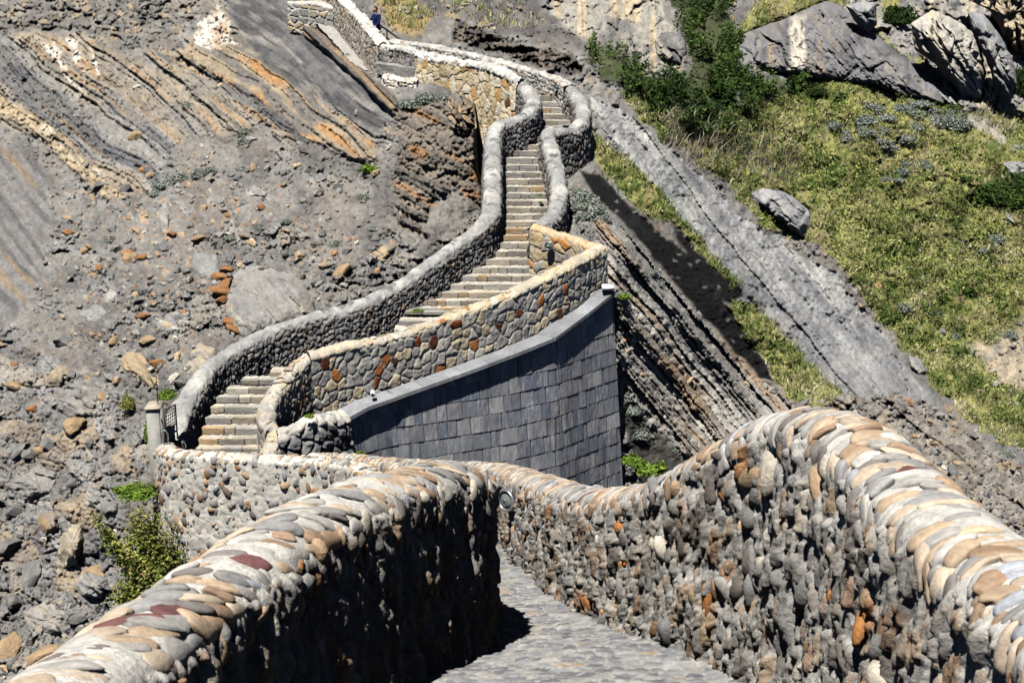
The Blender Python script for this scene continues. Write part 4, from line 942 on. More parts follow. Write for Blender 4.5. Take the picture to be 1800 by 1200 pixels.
outcrop('boulder', [(105,950),(120,918),(145,915),(150,945),(138,990),(115,998),(100,975)], 0.7, 0.8, (C8(178, 166, 144), C8(160, 150, 136), C8(196, 184, 160)), 'pale tan block perched above the bottom left gully', 'boulder', 1009, rel=0.12, wob=1.5)
outcrop('boulder', [(66,900),(90,885),(108,900),(104,935),(80,945),(66,925)], 0.6, 0.7, (C8(158, 138, 114), C8(140, 130, 120), C8(176, 146, 110)), 'brownish orange block just left of the pale tan block', 'boulder', 1010, rel=0.12, wob=1.5)
outcrop('boulder', [(130,1025),(155,1000),(190,1015),(202,1045),(180,1055),(140,1050)], 0.6, 0.7, GRY, 'grey layered boulder beside the lower end of the green bush', 'boulder', 1011, rel=0.2, wob=2, grain=30)
for n_, (pl, lb_, cs_) in enumerate([
    ([(252,562),(300,548),(335,546),(346,566),(318,584),(270,586)], 'low flat grey slab in the scree between the dark boulder and the snaking parapet', GRY),
    ([(138,548),(170,532),(196,546),(186,566),(150,570)], 'flat light grey slab half buried low in the orange flecked scree', GRY),
    ([(640,446),(668,432),(690,420),(700,432),(676,462),(650,470)], 'slanting tan grey ledge just above the middle of the snaking parapet', (C8(160, 148, 130), C8(134, 128, 120), C8(184, 158, 122))),
    ([(418,330),(452,318),(480,330),(470,348),(432,350)], 'thin grey ledge in the slope under the rusty banded beds', GRY),
    ([(95,700),(150,690),(182,705),(170,730),(115,738)], 'grey brown bedrock ledge left of the long tan rib', (C8(148, 142, 134), C8(126, 122, 118), C8(170, 154, 130))),
    ([(20,845),(70,815),(100,830),(92,868),(40,880)], 'broad grey ledge of bedrock near the left edge above the gully', (C8(150, 147, 142), C8(128, 126, 124), C8(168, 158, 142))),
    ([(40,1075),(85,1050),(120,1075),(110,1120),(55,1125)], 'large grey block at the very bottom left beside the near parapet', (C8(158, 154, 148), C8(134, 132, 130), C8(172, 160, 142)))]):
    outcrop('rock_ledge', pl, 0.45, 0.8, cs_, lb_, 'rock', 1100 + n_, rel=0.14, facet=24, grain=34, wob=4, pw=3)
# right side
outcrop('rock_outcrop', [(1288,68),(1300,62),(1360,40),(1410,20),(1450,4),(1478,8),(1510,40),(1550,70),(1580,95),(1610,110),(1640,130),(1668,165),(1660,182),(1600,172),(1540,152),(1480,142),(1420,136),(1380,130),(1340,122),(1310,108),(1296,86)], 1.7, 3.0, (C8(126, 125, 126), C8(102, 101, 103), C8(142, 136, 128)), 'huge dark grey tilted slab outcrop with a pale vertical streak, top of the grass slope', 'rock', 1020, rel=0.6, facet=40, grain=50, wob=3, pw=5, lift=0.35, streak=[(1388,1416,30,132,C8(214,204,186)),(1350,1362,50,110,C8(160,140,116)),(1440,1446,70,135,C8(156,132,104)),(1590,1600,60,160,C8(86,85,86))])
outcrop('rock_outcrop', [(1486,10),(1520,2),(1540,6),(1542,45),(1525,60),(1500,35)], 1.2, 1.5, (C8(150, 150, 152), C8(130, 130, 133), C8(176, 174, 170)), 'bluish grey knob rising behind the huge dark slab', 'rock', 1021, rel=0.25, facet=22, wob=2, d=65)
outcrop('rock_outcrop', [(1600,40),(1640,20),(1690,40),(1720,70),(1732,130),(1725,175),(1690,170),(1668,140),(1640,110),(1610,90)], 1.5, 2, (C8(184, 179, 168), C8(160, 158, 153), C8(198, 184, 158)), 'cream and grey limestone face split by a dark vertical cleft', 'rock', 1022, rel=0.45, facet=22, grain=60, wob=4, pw=4, d=61.6)
outcrop('rock_outcrop', [(1700,20),(1730,25),(1755,60),(1780,100),(1790,150),(1778,180),(1750,170),(1740,120),(1712,70)], 1.4, 2, (C8(150, 150, 150), C8(128, 128, 131), C8(176, 172, 164)), 'tall smooth grey limestone buttress right of the cream face', 'rock', 1023, rel=0.5, facet=34, grain=65, wob=3, pw=4, d=62)
outcrop('rock_outcrop', [(1690,-60),(1840,-60),(1850,60),(1830,110),(1790,100),(1765,60),(1740,20),(1700,0)], 1.8, 3, (C8(196, 180, 152), C8(166, 162, 154), C8(204, 186, 156)), 'honey stained limestone cliff cut off by the top right corner', 'cliff', 1024, rel=0.7, facet=36, grain=85, wob=4, pw=5, d=69)
outcrop('rock_outcrop', [(1630,140),(1660,145),(1690,175),(1700,192),(1670,188),(1640,172)], 0.9, 1, (C8(166, 164, 160), C8(120, 120, 122), C8(190, 186, 176)), 'small pale overhanging rock at the toe of the huge slab', 'rock', 1025, rel=0.35, facet=16, wob=2)
outcrop('boulder', [(1318,338),(1340,330),(1375,336),(1405,355),(1424,372),(1424,400),(1410,418),(1390,405),(1350,375),(1322,352)], 1.5, 1.2, (C8(150, 150, 152), C8(126, 126, 129), C8(176, 174, 170)), 'big grey angular boulder alone on the lower edge of the grass slope', 'boulder', 1026, rel=0.4, facet=24, grain=40, wob=2, pw=3.5)
outcrop('boulder', [(1755,285),(1785,276),(1830,285),(1830,330),(1790,322),(1765,305)], 1.2, 1, GRY, 'smooth grey boulder at the right edge of the grass slope', 'boulder', 1027, rel=0.2, wob=1.5)
outcrop('boulder', [(1768,255),(1785,247),(1812,255),(1820,276),(1790,274),(1770,268)], 0.8, 0.8, GRY, 'light grey boulder sitting just above the smooth boulder at the right edge', 'boulder', 1028, rel=0.2, wob=1.5)
outcrop('boulder', [(1742,372),(1770,368),(1800,385),(1810,402),(1775,400),(1750,388)], 0.7, 0.8, GRY, 'low grey slab under the dark scrub at the right edge', 'boulder', 1029, rel=0.2, wob=1.5)
outcrop('boulder', [(1596,625),(1620,630),(1632,655),(1615,660),(1600,645)], 0.6, 0.6, GRY, 'grey leaning stone at the lower right end of the smooth slab', 'boulder', 1030, rel=0.15, wob=1)
outcrop('rock_outcrop', [(1150,70),(1170,55),(1200,58),(1208,90),(1200,118),(1175,110),(1155,95)], 1.5, 1.2, (C8(150, 148, 144), C8(122, 120, 119), C8(180, 172, 156)), 'cracked grey rock knob right of the pale cliff, beside the dark scrub', 'rock', 1031, rel=0.5, facet=16, wob=2)
outcrop('rock_outcrop', [(770,200),(790,165),(820,160),(836,185),(838,225),(815,240),(785,225)], 0.9, 1.0, (C8(150, 140, 126), C8(112, 104, 96), C8(176, 150, 118)), 'knobbly brown rock jutting out beneath the honey coloured wall', 'rock', 1032, rel=0.8, facet=10, wob=3)

# loose boulders that look alike, and the finer scree
def rock_mesh(seed, cols):
    V, Fc, c = stones(np.zeros((1, 3)), np.array([[0, 0, 1.]]), np.array([[1., 0, 0]]), np.array([[1., .8, .7]]), np.ones((1, 3)), 3, 0.95, seed, 0.06)
    n1 = np.sin(V @ np.array([5., 3, 4])) * 0.5 + np.sin(V @ np.array([-3., 6, 2]) + 1) * 0.5
    return V, Fc, cols[0] + (cols[1] - cols[0]) * (0.5 + 0.5 * n1)[:, None]
protos = []
for k, (cs, nm) in enumerate([((C8(146, 143, 138), C8(120, 118, 116)), 'grey'), ((C8(186, 160, 124), C8(160, 136, 108)), 'tan'), ((C8(176, 124, 80), C8(150, 112, 80)), 'rusty')]):
    V, Fc, c = rock_mesh(70 + k, cs)
    protos.append((mk('loose_rock', V, Fc, M_SLAB, c, None, False), nm))
LOOSE = {'grey': [(222,335),(208,440),(225,425),(175,330),(85,780),(40,790),(130,850),(60,1000),(15,960),(20,1060),(140,1090),(75,1090),(330,560),(305,760),(500,450),(620,470),(30,900),(200,900),(150,700),(240,530),(410,310),(560,500),(330,480),(110,600)],
         'tan': [(150,440),(160,435),(75,790),(200,600),(260,600),(30,680),(170,1000),(235,240),(262,310),(350,420),(230,455),(600,480),(20,1140),(90,1150),(180,700),(130,750)],
         'rusty': [(172,470),(230,450),(250,455),(280,640),(255,560),(390,515),(395,570),(300,415),(120,410),(20,640),(60,720),(460,365),(150,1120),(398,478),(394,505),(396,530),(404,565),(415,582),(392,492)]}
LAB = {'grey': 'loose grey stone lying on the scree left of the steps', 'tan': 'loose tan stone lying on the scree left of the steps', 'rusty': 'loose rusty orange stone lying on the scree left of the steps'}
for pr, nm in protos:
    for n, (x, y) in enumerate(LOOSE[nm]):
        o = pr if n == 0 else pr.copy()
        if n: COL.objects.link(o)
        g = ground(x, y); s = random.uniform(0.16, 0.34) * (1.25 if y > 740 else 1.0)
        o.location = g + TN[look(x, y)] * s * 0.25
        o.scale = (s * random.uniform(0.9, 1.5), s * random.uniform(0.8, 1.1), s * random.uniform(0.6, 1.0)); o.rotation_euler = (random.uniform(-.5, .5), random.uniform(-.5, .5), random.uniform(0, 6.28))
        tag(o, LAB[nm], 'rock', 'loose %s stones on the scree' % nm)

r = np.random.default_rng(50)
N = 20000
sx = r.uniform(-20, 1000, N); sy = r.uniform(-20, 1210, N)
iy, ix = look(sx, sy)
dn = 0.35 + 0.65 * sstep(-0.2, 0.5, fbm(sx / 60, sy / 60, 55, 3))
for zn, k in (('strata_l', 0.25), ('slab_l', 0.05), ('edge_tan', 0.3), ('tan_l', 0.1), ('smooth_l', 0.05), ('crag', 0.3), ('crag_slab', 0.1), ('ledge_l', 0), ('breccia', 0.3), ('upcliff', 0.2), ('darkslope', 0.4)):
    dn = dn * (1 - Z[zn][iy, ix] * (1 - k))
dn = dn * (0.25 + 0.75 * sstep(-0.25, 0.3, fbm((sx + 0.5 * sy) / 45, (sy - 0.5 * sx) / 130, 56, 3)))
ok = r.random(N) < dn * 0.9
ok &= ~((sx > 690) & (sy > 60)) & ~((sx > 560) & (sy > 560))
ok |= False
# rocky ground on the far right too
N2 = 3500; sx2 = r.uniform(1060, 1810, N2); sy2 = r.uniform(420, 960, N2); iy2, ix2 = look(sx2, sy2)
ok2 = r.random(N2) < 0.9 * Z['rough_r'][iy2, ix2] + 0.25 * Z['bed_r'][iy2, ix2] + 0.3 * Z['bare_r'][iy2, ix2] + 0.12 * Z['field'][iy2, ix2]
sx = np.concatenate([sx[ok], sx2[ok2]]); sy = np.concatenate([sy[ok], sy2[ok2]]); iy, ix = look(sx, sy); n = len(sx)
sz = 0.022 + 0.17 * r.random(n) ** 5
left = sx < 1000
c = pick(r.random(n), [C8(150, 147, 142), C8(126, 124, 122), C8(186, 163, 132), C8(178, 138, 100), C8(200, 191, 176), C8(158, 152, 142)], [5, 5, 1.6, 0.7, 1, 2.5]) * r.uniform(0.8, 1.15, (n, 1))
dims = np.stack([sz * r.uniform(1, 1.6, n), sz * r.uniform(.7, 1, n), sz * r.uniform(.45, .9, n)], 1)
V, Fc, cc = stones(TV[iy, ix] + TN[iy, ix] * sz[:, None] * 0.3, TN[iy, ix] + 0.4 * r.normal(size=(n, 3)), r.normal(size=(n, 3)), dims, c, 1, 0.8, 60)
tag(mk('scree', V, Fc, M_SLAB, cc, None, False), 'small broken grey tan and rusty stones strewn over the slopes', 'scree', kind='stuff')

# ------------------------------------------------------------------ plants
def leaves(pos, nrm, size, cols, seed, asp=0.55, bend=0.15):
    """rhombic leaf faces"""
    r = np.random.default_rng(seed); n = len(pos)
    nn = unit(nrm + 0.7 * r.normal(size=(n, 3))); a = unit(np.cross(nn, r.normal(size=(n, 3)))); b = np.cross(nn, a)
    s = np.asarray(size).reshape(-1, 1) * r.uniform(0.6, 1.3, (n, 1))
    V = np.stack([pos - a * s, pos + b * s * asp + nn * s * bend, pos + a * s, pos - b * s * asp + nn * s * bend], 1)
    Fq = np.arange(n * 4).reshape(n, 4)
    return V.reshape(-1, 3), Fq, np.repeat(cols, 4, 0)
def blades(pos, nrm, h, cols, seed, per=4, spread=0.5, width=0.07):
    r = np.random.default_rng(seed); n = len(pos) * per
    p = np.repeat(pos, per, 0); nn = np.repeat(nrm, per, 0); hh = np.repeat(np.broadcast_to(h, (len(pos),)), per) * r.uniform(0.5, 1.2, n)
    dr = unit(nn * 0.4 + np.array([0, 0, 0.9]) + spread * r.normal(size=(n, 3))); sd = unit(np.cross(dr, r.normal(size=(n, 3))))
    p = p + 0.5 * spread * hh[:, None] * r.normal(size=(n, 3)) * [1, 1, 0.2]
    w = hh[:, None] * width
    mid = p + dr * hh[:, None] * 0.55; tip = p + dr * hh[:, None] + 0.35 * hh[:, None] * (sd * 0.4 - np.array([0, 0, .5]))
    V = np.stack([p - sd * w, p + sd * w, mid + sd * w * .8, tip, mid - sd * w * .8], 1)
    c = np.repeat(cols, per, 0) * r.uniform(0.75, 1.25, (n, 1))
    return V.reshape(-1, 3), np.arange(n * 5).reshape(n, 5), np.repeat(c, 5, 0)

r = np.random.default_rng(80)
def scatter(n, x0, x1, y0, y1, wf):
    x = r.uniform(x0, x1, n); y = r.uniform(y0, y1, n); iy, ix = look(x, y)
    k = r.random(n) < wf(iy, ix, x, y)
    return x[k], y[k], iy[k], ix[k]
GP = [C8(156, 166, 96), C8(128, 148, 78), C8(196, 188, 136), C8(180, 184, 120), C8(102, 128, 62), C8(212, 204, 164)]
def wg(iy, ix, x, y):
    f = np.maximum.reduce([Z['field'][iy, ix], Z['field_top'][iy, ix], Z['strip_g'][iy, ix], Z['strip_g2'][iy, ix]])
    f = f * (1 - Z['bush1'][iy, ix]) * (1 - Z['cliff_r'][iy, ix]) * (1 - Z['bush2'][iy, ix]) * (1 - Z['bare_r'][iy, ix]) * (1 - 0.9 * Z['black_r'][iy, ix]) * (1 - 0.9 * Z['black_r2'][iy, ix]) * (1 - 0.9 * Z['path_r'][iy, ix])
    return f * (0.25 + 0.75 * sstep(-0.35, 0.2, fbm(x / 26, y / 18, 140, 4)))
x, y, iy, ix = scatter(88000, 1030, 1830, -20, 830, wg)
tone = np.clip(0.46 + 0.9 * fbm(x / 60, y / 45, 141, 4) + r.normal(0, 0.22, len(x)), 0, 0.999)
gc = np.array([GP[4], GP[1], GP[0], GP[3], GP[2], GP[5]])[(tone * 6).astype(int)]
B = Bag(); B.add(*blades(TV[iy, ix], TN[iy, ix], 0.05 + 0.24 * r.random(len(x)) ** 1.6, gc, 81, 4, 0.6, 0.1))
x, y, iy, ix = scatter(1200, 640, 960, -20, 90, lambda a, b, x, y: 0.9 * Z['dry_l'][a, b] + 0.5 * Z['green_u'][a, b] + 0.2 * Z['upslope'][a, b] * (fbm(x / 25, y / 15, 142, 2) > 0.2))
B.add(*blades(TV[iy, ix], TN[iy, ix], r.uniform(0.2, 0.45, len(x)), np.array([GP[2], GP[5], GP[3], GP[0]])[r.integers(0, 4, len(x))], 82, 6, 0.5, 0.06))
x, y, iy, ix = scatter(2600, 1160, 1780, 190, 330, lambda a, b, x, y: np.maximum(sstep(60, 10, np.abs(y - 250 - (x - 1240) * 0.35)) * (x < 1400), 0.9 * sstep(26, 5, np.abs(y - 200 - (x - 1700) * 0.45)) * (x > 1690)) * 0.8)
B.add(*blades(TV[iy, ix], TN[iy, ix], r.uniform(0.35, 0.9, len(x)), np.array([C8(196, 188, 168), C8(176, 164, 138)])[r.integers(0, 2, len(x))], 85, 3, 0.28, 0.025))
tag(B.build('grass', M_LEAF, None, False), 'short yellow green grass over the right hand slope', 'grass', kind='stuff')
# low leafy herbs in the grass, and dark scrub in the gully
x, y, iy, ix = scatter(90000, 1150, 1830, 180, 820, lambda a, b, x, y: Z['field'][a, b] * (1 - Z['bare_r'][a, b]) * sstep(0.0, 0.4, fbm(x / 45, y / 38, 150, 3) + 0.12) * 0.55)
hp = TV[iy, ix] + TN[iy, ix] * (0.05 + 0.2 * r.random(len(x)) ** 2)[:, None]
hc = np.array([C8(142, 158, 74), C8(176, 184, 108), C8(112, 132, 58), C8(194, 192, 128)])[r.integers(0, 4, len(x))]
B = Bag(); B.add(*leaves(hp, TN[iy, ix] + [0, 0, .5], 0.065, hc, 83))
tag(B.build('herbs', M_LEAF, None, False), 'broad leaved yellow green weeds scattered through the grass', 'weeds', kind='stuff')
def wb_(a, b, x, y):
    return np.maximum(Z['bush1'][a, b], Z['bush2'][a, b]) * sstep(-0.25, 0.25, fbm(x / 24, y / 20, 151, 3) + 0.2 * fbm(x / 8, y / 8, 154, 2))
x, y, iy, ix = scatter(260000, 1010, 1830, -25, 400, wb_)
lump = 0.5 + 0.5 * fbm(x / 16, y / 13, 152, 3)
hp = TV[iy, ix] + TN[iy, ix] * (1.1 * lump * r.random(len(x)) ** 0.5)[:, None] * 0.8 + np.array([0, 0, 0.35]) * (lump * r.random(len(x)))[:, None]
tn_ = np.clip(0.35 + 0.5 * fbm(x / 30, y / 30, 153, 3) + r.normal(0, 0.2, len(x)), 0, 0.999)
hc = np.array([C8(46, 66, 30), C8(66, 90, 38), C8(88, 112, 48), C8(120, 134, 64)])[(tn_ * 4).astype(int)]
B = Bag(); B.add(*leaves(hp, TN[iy, ix] + [0, 0, .6], 0.085, hc, 84))
x, y, iy, ix = scatter(150000, 1180, 1830, 170, 820, lambda a, b, x, y: Z['field'][a, b] * (1 - Z['bare_r'][a, b]) * sstep(0.28, 0.42, fbm(x / 30, y / 20, 156, 4) + 0.1 * (y > 350)))
hp = TV[iy, ix] + TN[iy, ix] * (0.35 * r.random(len(x)) ** 0.6)[:, None]
hc = np.array([C8(66, 88, 40), C8(88, 108, 50), C8(112, 124, 66), C8(120, 104, 76)])[np.clip((2 + 1.6 * fbm(x / 20, y / 20, 157, 2) + r.normal(0, .7, len(x))).astype(int), 0, 3)]
B.add(*leaves(hp, TN[iy, ix] + [0, 0, .6], 0.06, hc, 86))
tag(B.build('undergrowth', M_LEAF, None, False), 'dark green scrub filling the gully below the big slab', 'scrub', kind='stuff')

def bush_mesh(name, cols, n, seed, leaf=0.05, stems=14, parent=None, flat=0.7, stemcol=C8(110, 96, 76), dims=(1, 1, 1)):
    """foliage of a bush one unit across and its stems"""
    r = np.random.default_rng(seed)
    lob = unit(r.normal(size=(18, 3))) * r.uniform(0.25, 0.62, (18, 1)); lob[:, 2] = np.abs(lob[:, 2]) * flat; ls = r.uniform(0.2, 0.42, 18)
    k = r.integers(0, 18, n); p = lob[k] + unit(r.normal(size=(n, 3))) * (ls[k] * r.random(n) ** 0.4)[:, None]
    p[:, 2] = np.abs(p[:, 2])
    un = unit(p); p = p * dims
    if max(dims) > 2: p = p * (0.8 + 0.3 * np.sin(un @ np.array([5.0, 3, 4]) + 1) + 0.1 * r.normal(size=(n, 1))[:, 0])[:, None] + np.stack([0.22 * np.sin(p[:, 2] * 2.1 + 0.6), 0 * p[:, 2], 0 * p[:, 2]], 1)
    t = np.clip(0.5 + 0.25 * np.sin(k * 2.3) + r.normal(0, 0.2, n), 0, 0.999)
    V, Fq, c = leaves(p, un + [0, 0, .4], leaf, np.array(cols)[(t * len(cols)).astype(int)], seed + 1)
    sb = Bag()
    for j in range(stems):
        q = lob[j % 18] * 0.9 * dims; tube(sb, [(0, 0, -0.1), q * 0.5 + [0, 0, .05], q], [0.022, 0.014, 0.006], stemcol, 5)
    return (V, Fq, c), sb
def shrub_proto(name, cols, n, seed, leaf):
    fo, sb = bush_mesh(name, cols, n, seed, leaf)
    root = empty(name); mk('foliage', *fo[:2], M_LEAF, fo[2], root, False); sb.build('stem', M_LEAF, root)
    return root
def copy_tree(o, parent=None):
    c = o.copy(); COL.objects.link(c)
    if parent is not None: c.parent = parent
    for ch in list(o.children): copy_tree(ch, c)
    return c
SAGE = [C8(142, 150, 138), C8(164, 172, 160), C8(122, 130, 120), C8(184, 190, 180)]
sage = [shrub_proto('shrub', SAGE, 700, 90 + k, 0.085) for k in range(2)]
spots = []
rs_ = np.random.default_rng(91)
for (cx, cy, sxx, syy, nn_) in [(1660,210,45,16,24),(1600,195,30,12,10),(1530,205,22,14,9),(1500,230,30,12,5),(1560,245,30,18,7),(1600,300,60,20,6)]:
    for _ in range(nn_): spots.append((cx + rs_.normal() * sxx * .6, cy + rs_.normal() * syy * .6, rs_.uniform(0.42, 0.75)))
nr = len(spots)
left_spots = [(325,185,.4),(428,250,.6),(430,235,.45),(285,325,.6),(315,315,.65),(345,310,.6),(372,300,.45),(270,340,.4),(420,300,.4),(505,300,.35),(545,300,.35),(505,390,.35),(590,330,.35),(360,415,.3),(190,420,.35),(400,420,.35),(455,400,.3),(520,410,.35),(585,430,.35),(655,400,.3),(640,350,.4),(720,185,.6),(745,180,.7),(775,175,.5),(610,100,.3),
              (1020,340,.6),(1035,355,.65),(1010,365,.5),(1050,375,.6),(1030,380,.5),(1060,385,.45),(1095,520,.4),(1160,500,.4),(1145,480,.35),(1100,700,.5),(1115,720,.45),(1130,770,.45),(1190,790,.4),(1585,545,.5),(1640,550,.55),(1750,420,.6),(1730,440,.5),(1080,260,.4),(1680,590,.4),(1780,590,.5),(1770,800,.5)]
for x, y, s in left_spots: spots.append((x, y, s))
for n, (x, y, s) in enumerate(spots):
    o = sage[n] if n < 2 else copy_tree(sage[n % 2])
    o.location = ground(x, y) - TN[look(x, y)] * 0.05; o.rotation_euler = (0, 0, random.uniform(0, 6.28)); o.scale = (s * random.uniform(.9, 1.3), s, s * random.uniform(.7, 1))
    if n < nr: tag(o, 'small grey green cushion shrub in the patch on the upper grass slope', 'shrub', 'grey cushion shrubs in the grass')
    else: tag(o, 'small grey green cushion shrub on bare rock or scree', 'shrub', 'grey cushion shrubs on the rocky ground')
DARK = [C8(40, 56, 26), C8(54, 74, 32), C8(64, 84, 36), C8(84, 100, 46)]
FRESH = [C8(96, 126, 40), C8(122, 152, 52), C8(146, 172, 70), C8(80, 104, 36)]
OLIVE = [C8(126, 138, 58), C8(158, 164, 76), C8(96, 112, 46), C8(184, 182, 104), C8(172, 154, 104)]
def bush(name, px, py, size, cols, n, seed, leaf, label, lift=0.0, d=None, cat='bush'):
    fo, sb = bush_mesh(name, cols, n, seed, leaf)
    root = empty(name); mk('foliage', *fo[:2], M_LEAF, fo[2], root, False); sb.build('stem', M_LEAF, root)
    root.location = P(px, py, d) if d else ground(px, py); root.scale = size
    return tag(root, label, cat)
bush('bush', 1578, 40, (1.3, 1.0, 1.5), DARK, 5000, 200, 0.06, 'round dark green bush among the rocks above the grass slope')
bush('bush', 1800, 165, (1.0, 1.2, 2.4), DARK, 5000, 201, 0.06, 'dark green bush at the foot of the honey stained cliff, right edge', d=62)
bush('bush', 1425, 165, (1.0, 0.8, 0.7), DARK, 3000, 202, 0.07, 'low dark bush hugging the underside of the huge slab')
bush('bush', 238, 872, (0.75, 0.6, 0.5), FRESH, 3000, 203, 0.06, 'bright green clump at the top of the hanging bush beside the landing wall', d=29.6)
fo, sb = bush_mesh('b', OLIVE, 14000, 204, 0.045, 18, None, 1.0, C8(170, 150, 112), (1.15, 0.8, 2.9))
root = empty('bush', P(246, 1050, 29.0)); mk('foliage', *fo[:2], M_LEAF, fo[2], root, False); sb.build('stem', M_LEAF, root)
root.rotation_euler = (0, math.radians(-4), 0)
tag(root, 'large olive green hanging bush with dry stems left of the landing wall', 'bush')
bush('bush', 268, 770, (0.3, 0.4, 0.75), FRESH, 2500, 206, 0.07, 'fresh green creeper standing behind the concrete pillar', d=31.2)
bush('bush', 293, 700, (0.3, 0.4, 0.35), FRESH, 2000, 207, 0.07, 'bright green plant spilling over behind the end of the snaking parapet', d=31.6)
bush('bush', 225, 715, (0.3, 0.4, 0.7), OLIVE, 1500, 208, 0.08, 'olive weed growing on the dark rock left of the pillar')
for (x, y, d_, s, lab) in [(545, 733, 30.3, 0.14, 'green tuft at the bottom of the dark pocket by the slate ledge'), (630, 800, 31.4, 0.2, 'green tuft at the foot of the slate wall, left end'), (734, 548, 35.0, 0.16, 'green tuft growing at the foot of the snaking parapet beside the steps'), (949, 344, 40.6, 0.09, 'upper green sprig on the right end of a step'), (950, 357, 40.2, 0.08, 'lower green sprig on the right end of a step'), (1145, 830, 36.4, 0.55, 'fresh green clump right of the slate wall foot'), (1115, 815, 36.5, 0.4, 'fresh green plant against the slate wall edge'), (1098, 525, 37.3, 0.25, 'small green plant right of the white block'), (650, 302, 43.6, 0.4, 'bright green patch below the tip of the dark slab')]:
    bush('grass_tuft', x, y, (s * 1.2, s, s), FRESH, 900, int(x), 0.12, lab, d=d_, cat='plant')

# ------------------------------------------------------------------ lamps, pillar, gate, pipe, rail, walker
def disc_lamp(px, py, d, nrm, rad, label, at=None):
    root = empty('wall_lamp', P(px, py, d) if at is None else at); n = unit(np.array(nrm, float)); a = unit(np.cross(n, [0, 0, 1.0])); b = np.cross(a, n)
    th = np.linspace(0, 2 * np.pi, 28, endpoint=False)
    def lathe(prof, name, mat):
        pr = np.array(prof); V = (pr[:, None, 0:1] * (np.cos(th)[None, :, None] * a + np.sin(th)[None, :, None] * b) + pr[:, None, 1:2] * n)
        i = np.arange(len(pr) * 28).reshape(len(pr), 28); j = np.roll(i, -1, 1)
        mk(name, V, [np.stack([i[:-1], j[:-1], j[1:], i[1:]], -1).reshape(-1, 4), i[0][None], i[-1][::-1][None]], mat, None, root)
    lathe([(rad * 1.0, -0.05), (rad, 0.05), (rad * .93, 0.07), (rad * .8, 0.07), (rad * .76, 0.05), (rad * .74, -0.02)], 'rim', M_STEEL)
    lathe([(rad * .74, -0.02), (rad * .74, 0.03), (rad * .55, 0.055), (rad * .3, 0.07), (0.002, 0.075)], 'glass', M_LENS)
    return tag(root, label, 'lamp')
_S = np.linspace(0, cvR.len, 3000); _p, _n, _, _ = cvR.at(_S, np.full(3000, -cvR.A - 0.16))
_y = _p[:, 1] * CP - _p[:, 2] * SP; _px = 900 + F * _p[:, 0] / _y; _py = 600 - F * (_p[:, 1] * SP + _p[:, 2] * CP) / _y
_k = int(np.argmin(np.abs(_px - 906) + 0.1 * np.abs(_py - 862) + 1e3 * (_y < 15)))
disc_lamp(0, 0, 0, _n[_k] + np.array([0.0, -0.9, 0.1]), 0.15, 'round bulkhead lamp set in the near right parapet at the bend', _p[_k] + _n[_k] * 0.09)
disc_lamp(965, 432, 36.95, (-0.35, -0.93, 0.0), 0.12, 'round bulkhead lamp in the honey coloured corner wall')
disc_lamp(980, 153, 46.35, (-0.5, -0.85, 0.0), 0.12, 'round bulkhead lamp in the whitish parapet at the head of the steps')
pb = Bag(); q = P(655, 688, 32.25); tube(pb, [q, q + np.array([0.03, -0.22, -0.01])], 0.06, C8(236, 236, 232), 14); pipe = pb.build('drain_pipe', M_WHITE); tag(pipe, 'short white drain spout low in the brown masonry parapet', 'pipe')
ib = Bag(); tube(ib, [q + np.array([0.027, -0.215, -0.01]), q + np.array([0.0302, -0.2235, -0.01])], 0.044, C8(20, 20, 20), 14); ib.build('shade_disc', M_IRON, pipe)  # near-black disc on the closed end, coloured as the shade inside the spout

pil = empty('gate_pillar', P(270, 850, 29.6)); iv = np.array(pil.location)
pb = Bag(); tl = P(272, 716, 29.9); bl_ = P(268, 860, 29.5)
box(pb, (tl[0] - 0.14, tl[1] - 0.25, bl_[2] - 1.2), (0.30, 0.05, 0), (-0.05, 0.55, 0), (0, 0, tl[2] - bl_[2] + 1.2), C8(165, 163, 156), 0.02)
o = pb.build('shaft', M_CONC); o.parent = pil; o.location = -iv
pb = Bag(); box(pb, (tl[0] - 0.16, tl[1] - 0.28, tl[2] + 0.002), (0.34, 0.05, 0), (-0.05, 0.6, 0), (0, 0, 0.07), C8(196, 184, 166), 0.015)
o = pb.build('cap', M_STEP); o.parent = pil; o.location = -iv
pb = Bag(); t0 = np.array([tl[0] + 0.08, tl[1], tl[2] + 0.06]); tube(pb, [t0, t0 + [0, 0, .34], t0 + [0, 0, .36], t0 + [0, 0, .41], t0 + [0, 0, .43], t0 + [0, 0, .72]], [.012, .012, .03, .03, .012, .006], C8(28, 28, 30), 8)
o = pb.build('finial_rod', M_IRON); o.parent = pil; o.location = -iv
tag(pil, 'slim pale concrete pillar with a thin iron rod at the foot of the steps', 'pillar')
gt = empty('iron_gate', P(290, 780, 29.9)); iv = np.array(gt.location); gb = Bag()
g0 = P(289, 722, 29.75); dirg = unit(np.array([0.25, 0.97, 0.0])); H_ = 0.92
for u in (0, .5): tube(gb, [g0 + dirg * u, g0 + dirg * u + [0, 0, -H_]], 0.018, C8(28, 28, 30), 8)
for v in (0, -.46, -H_): tube(gb, [g0 + [0, 0, v], g0 + dirg * .5 + [0, 0, v]], 0.015, C8(28, 28, 30), 8)
o = gb.build('frame', M_IRON); o.parent = gt; o.location = -iv
gb = Bag()
for u in np.linspace(0.07, 0.43, 5): tube(gb, [g0 + dirg * u, g0 + dirg * u + [0, 0, -.46]], 0.008, C8(60, 60, 62), 6)
for v in np.linspace(-.08, -.4, 5): tube(gb, [g0 + [0, 0, v], g0 + dirg * .5 + [0, 0, v]], 0.008, C8(60, 60, 62), 6)
o = gb.build('lattice', M_IRON); o.parent = gt; o.location = -iv
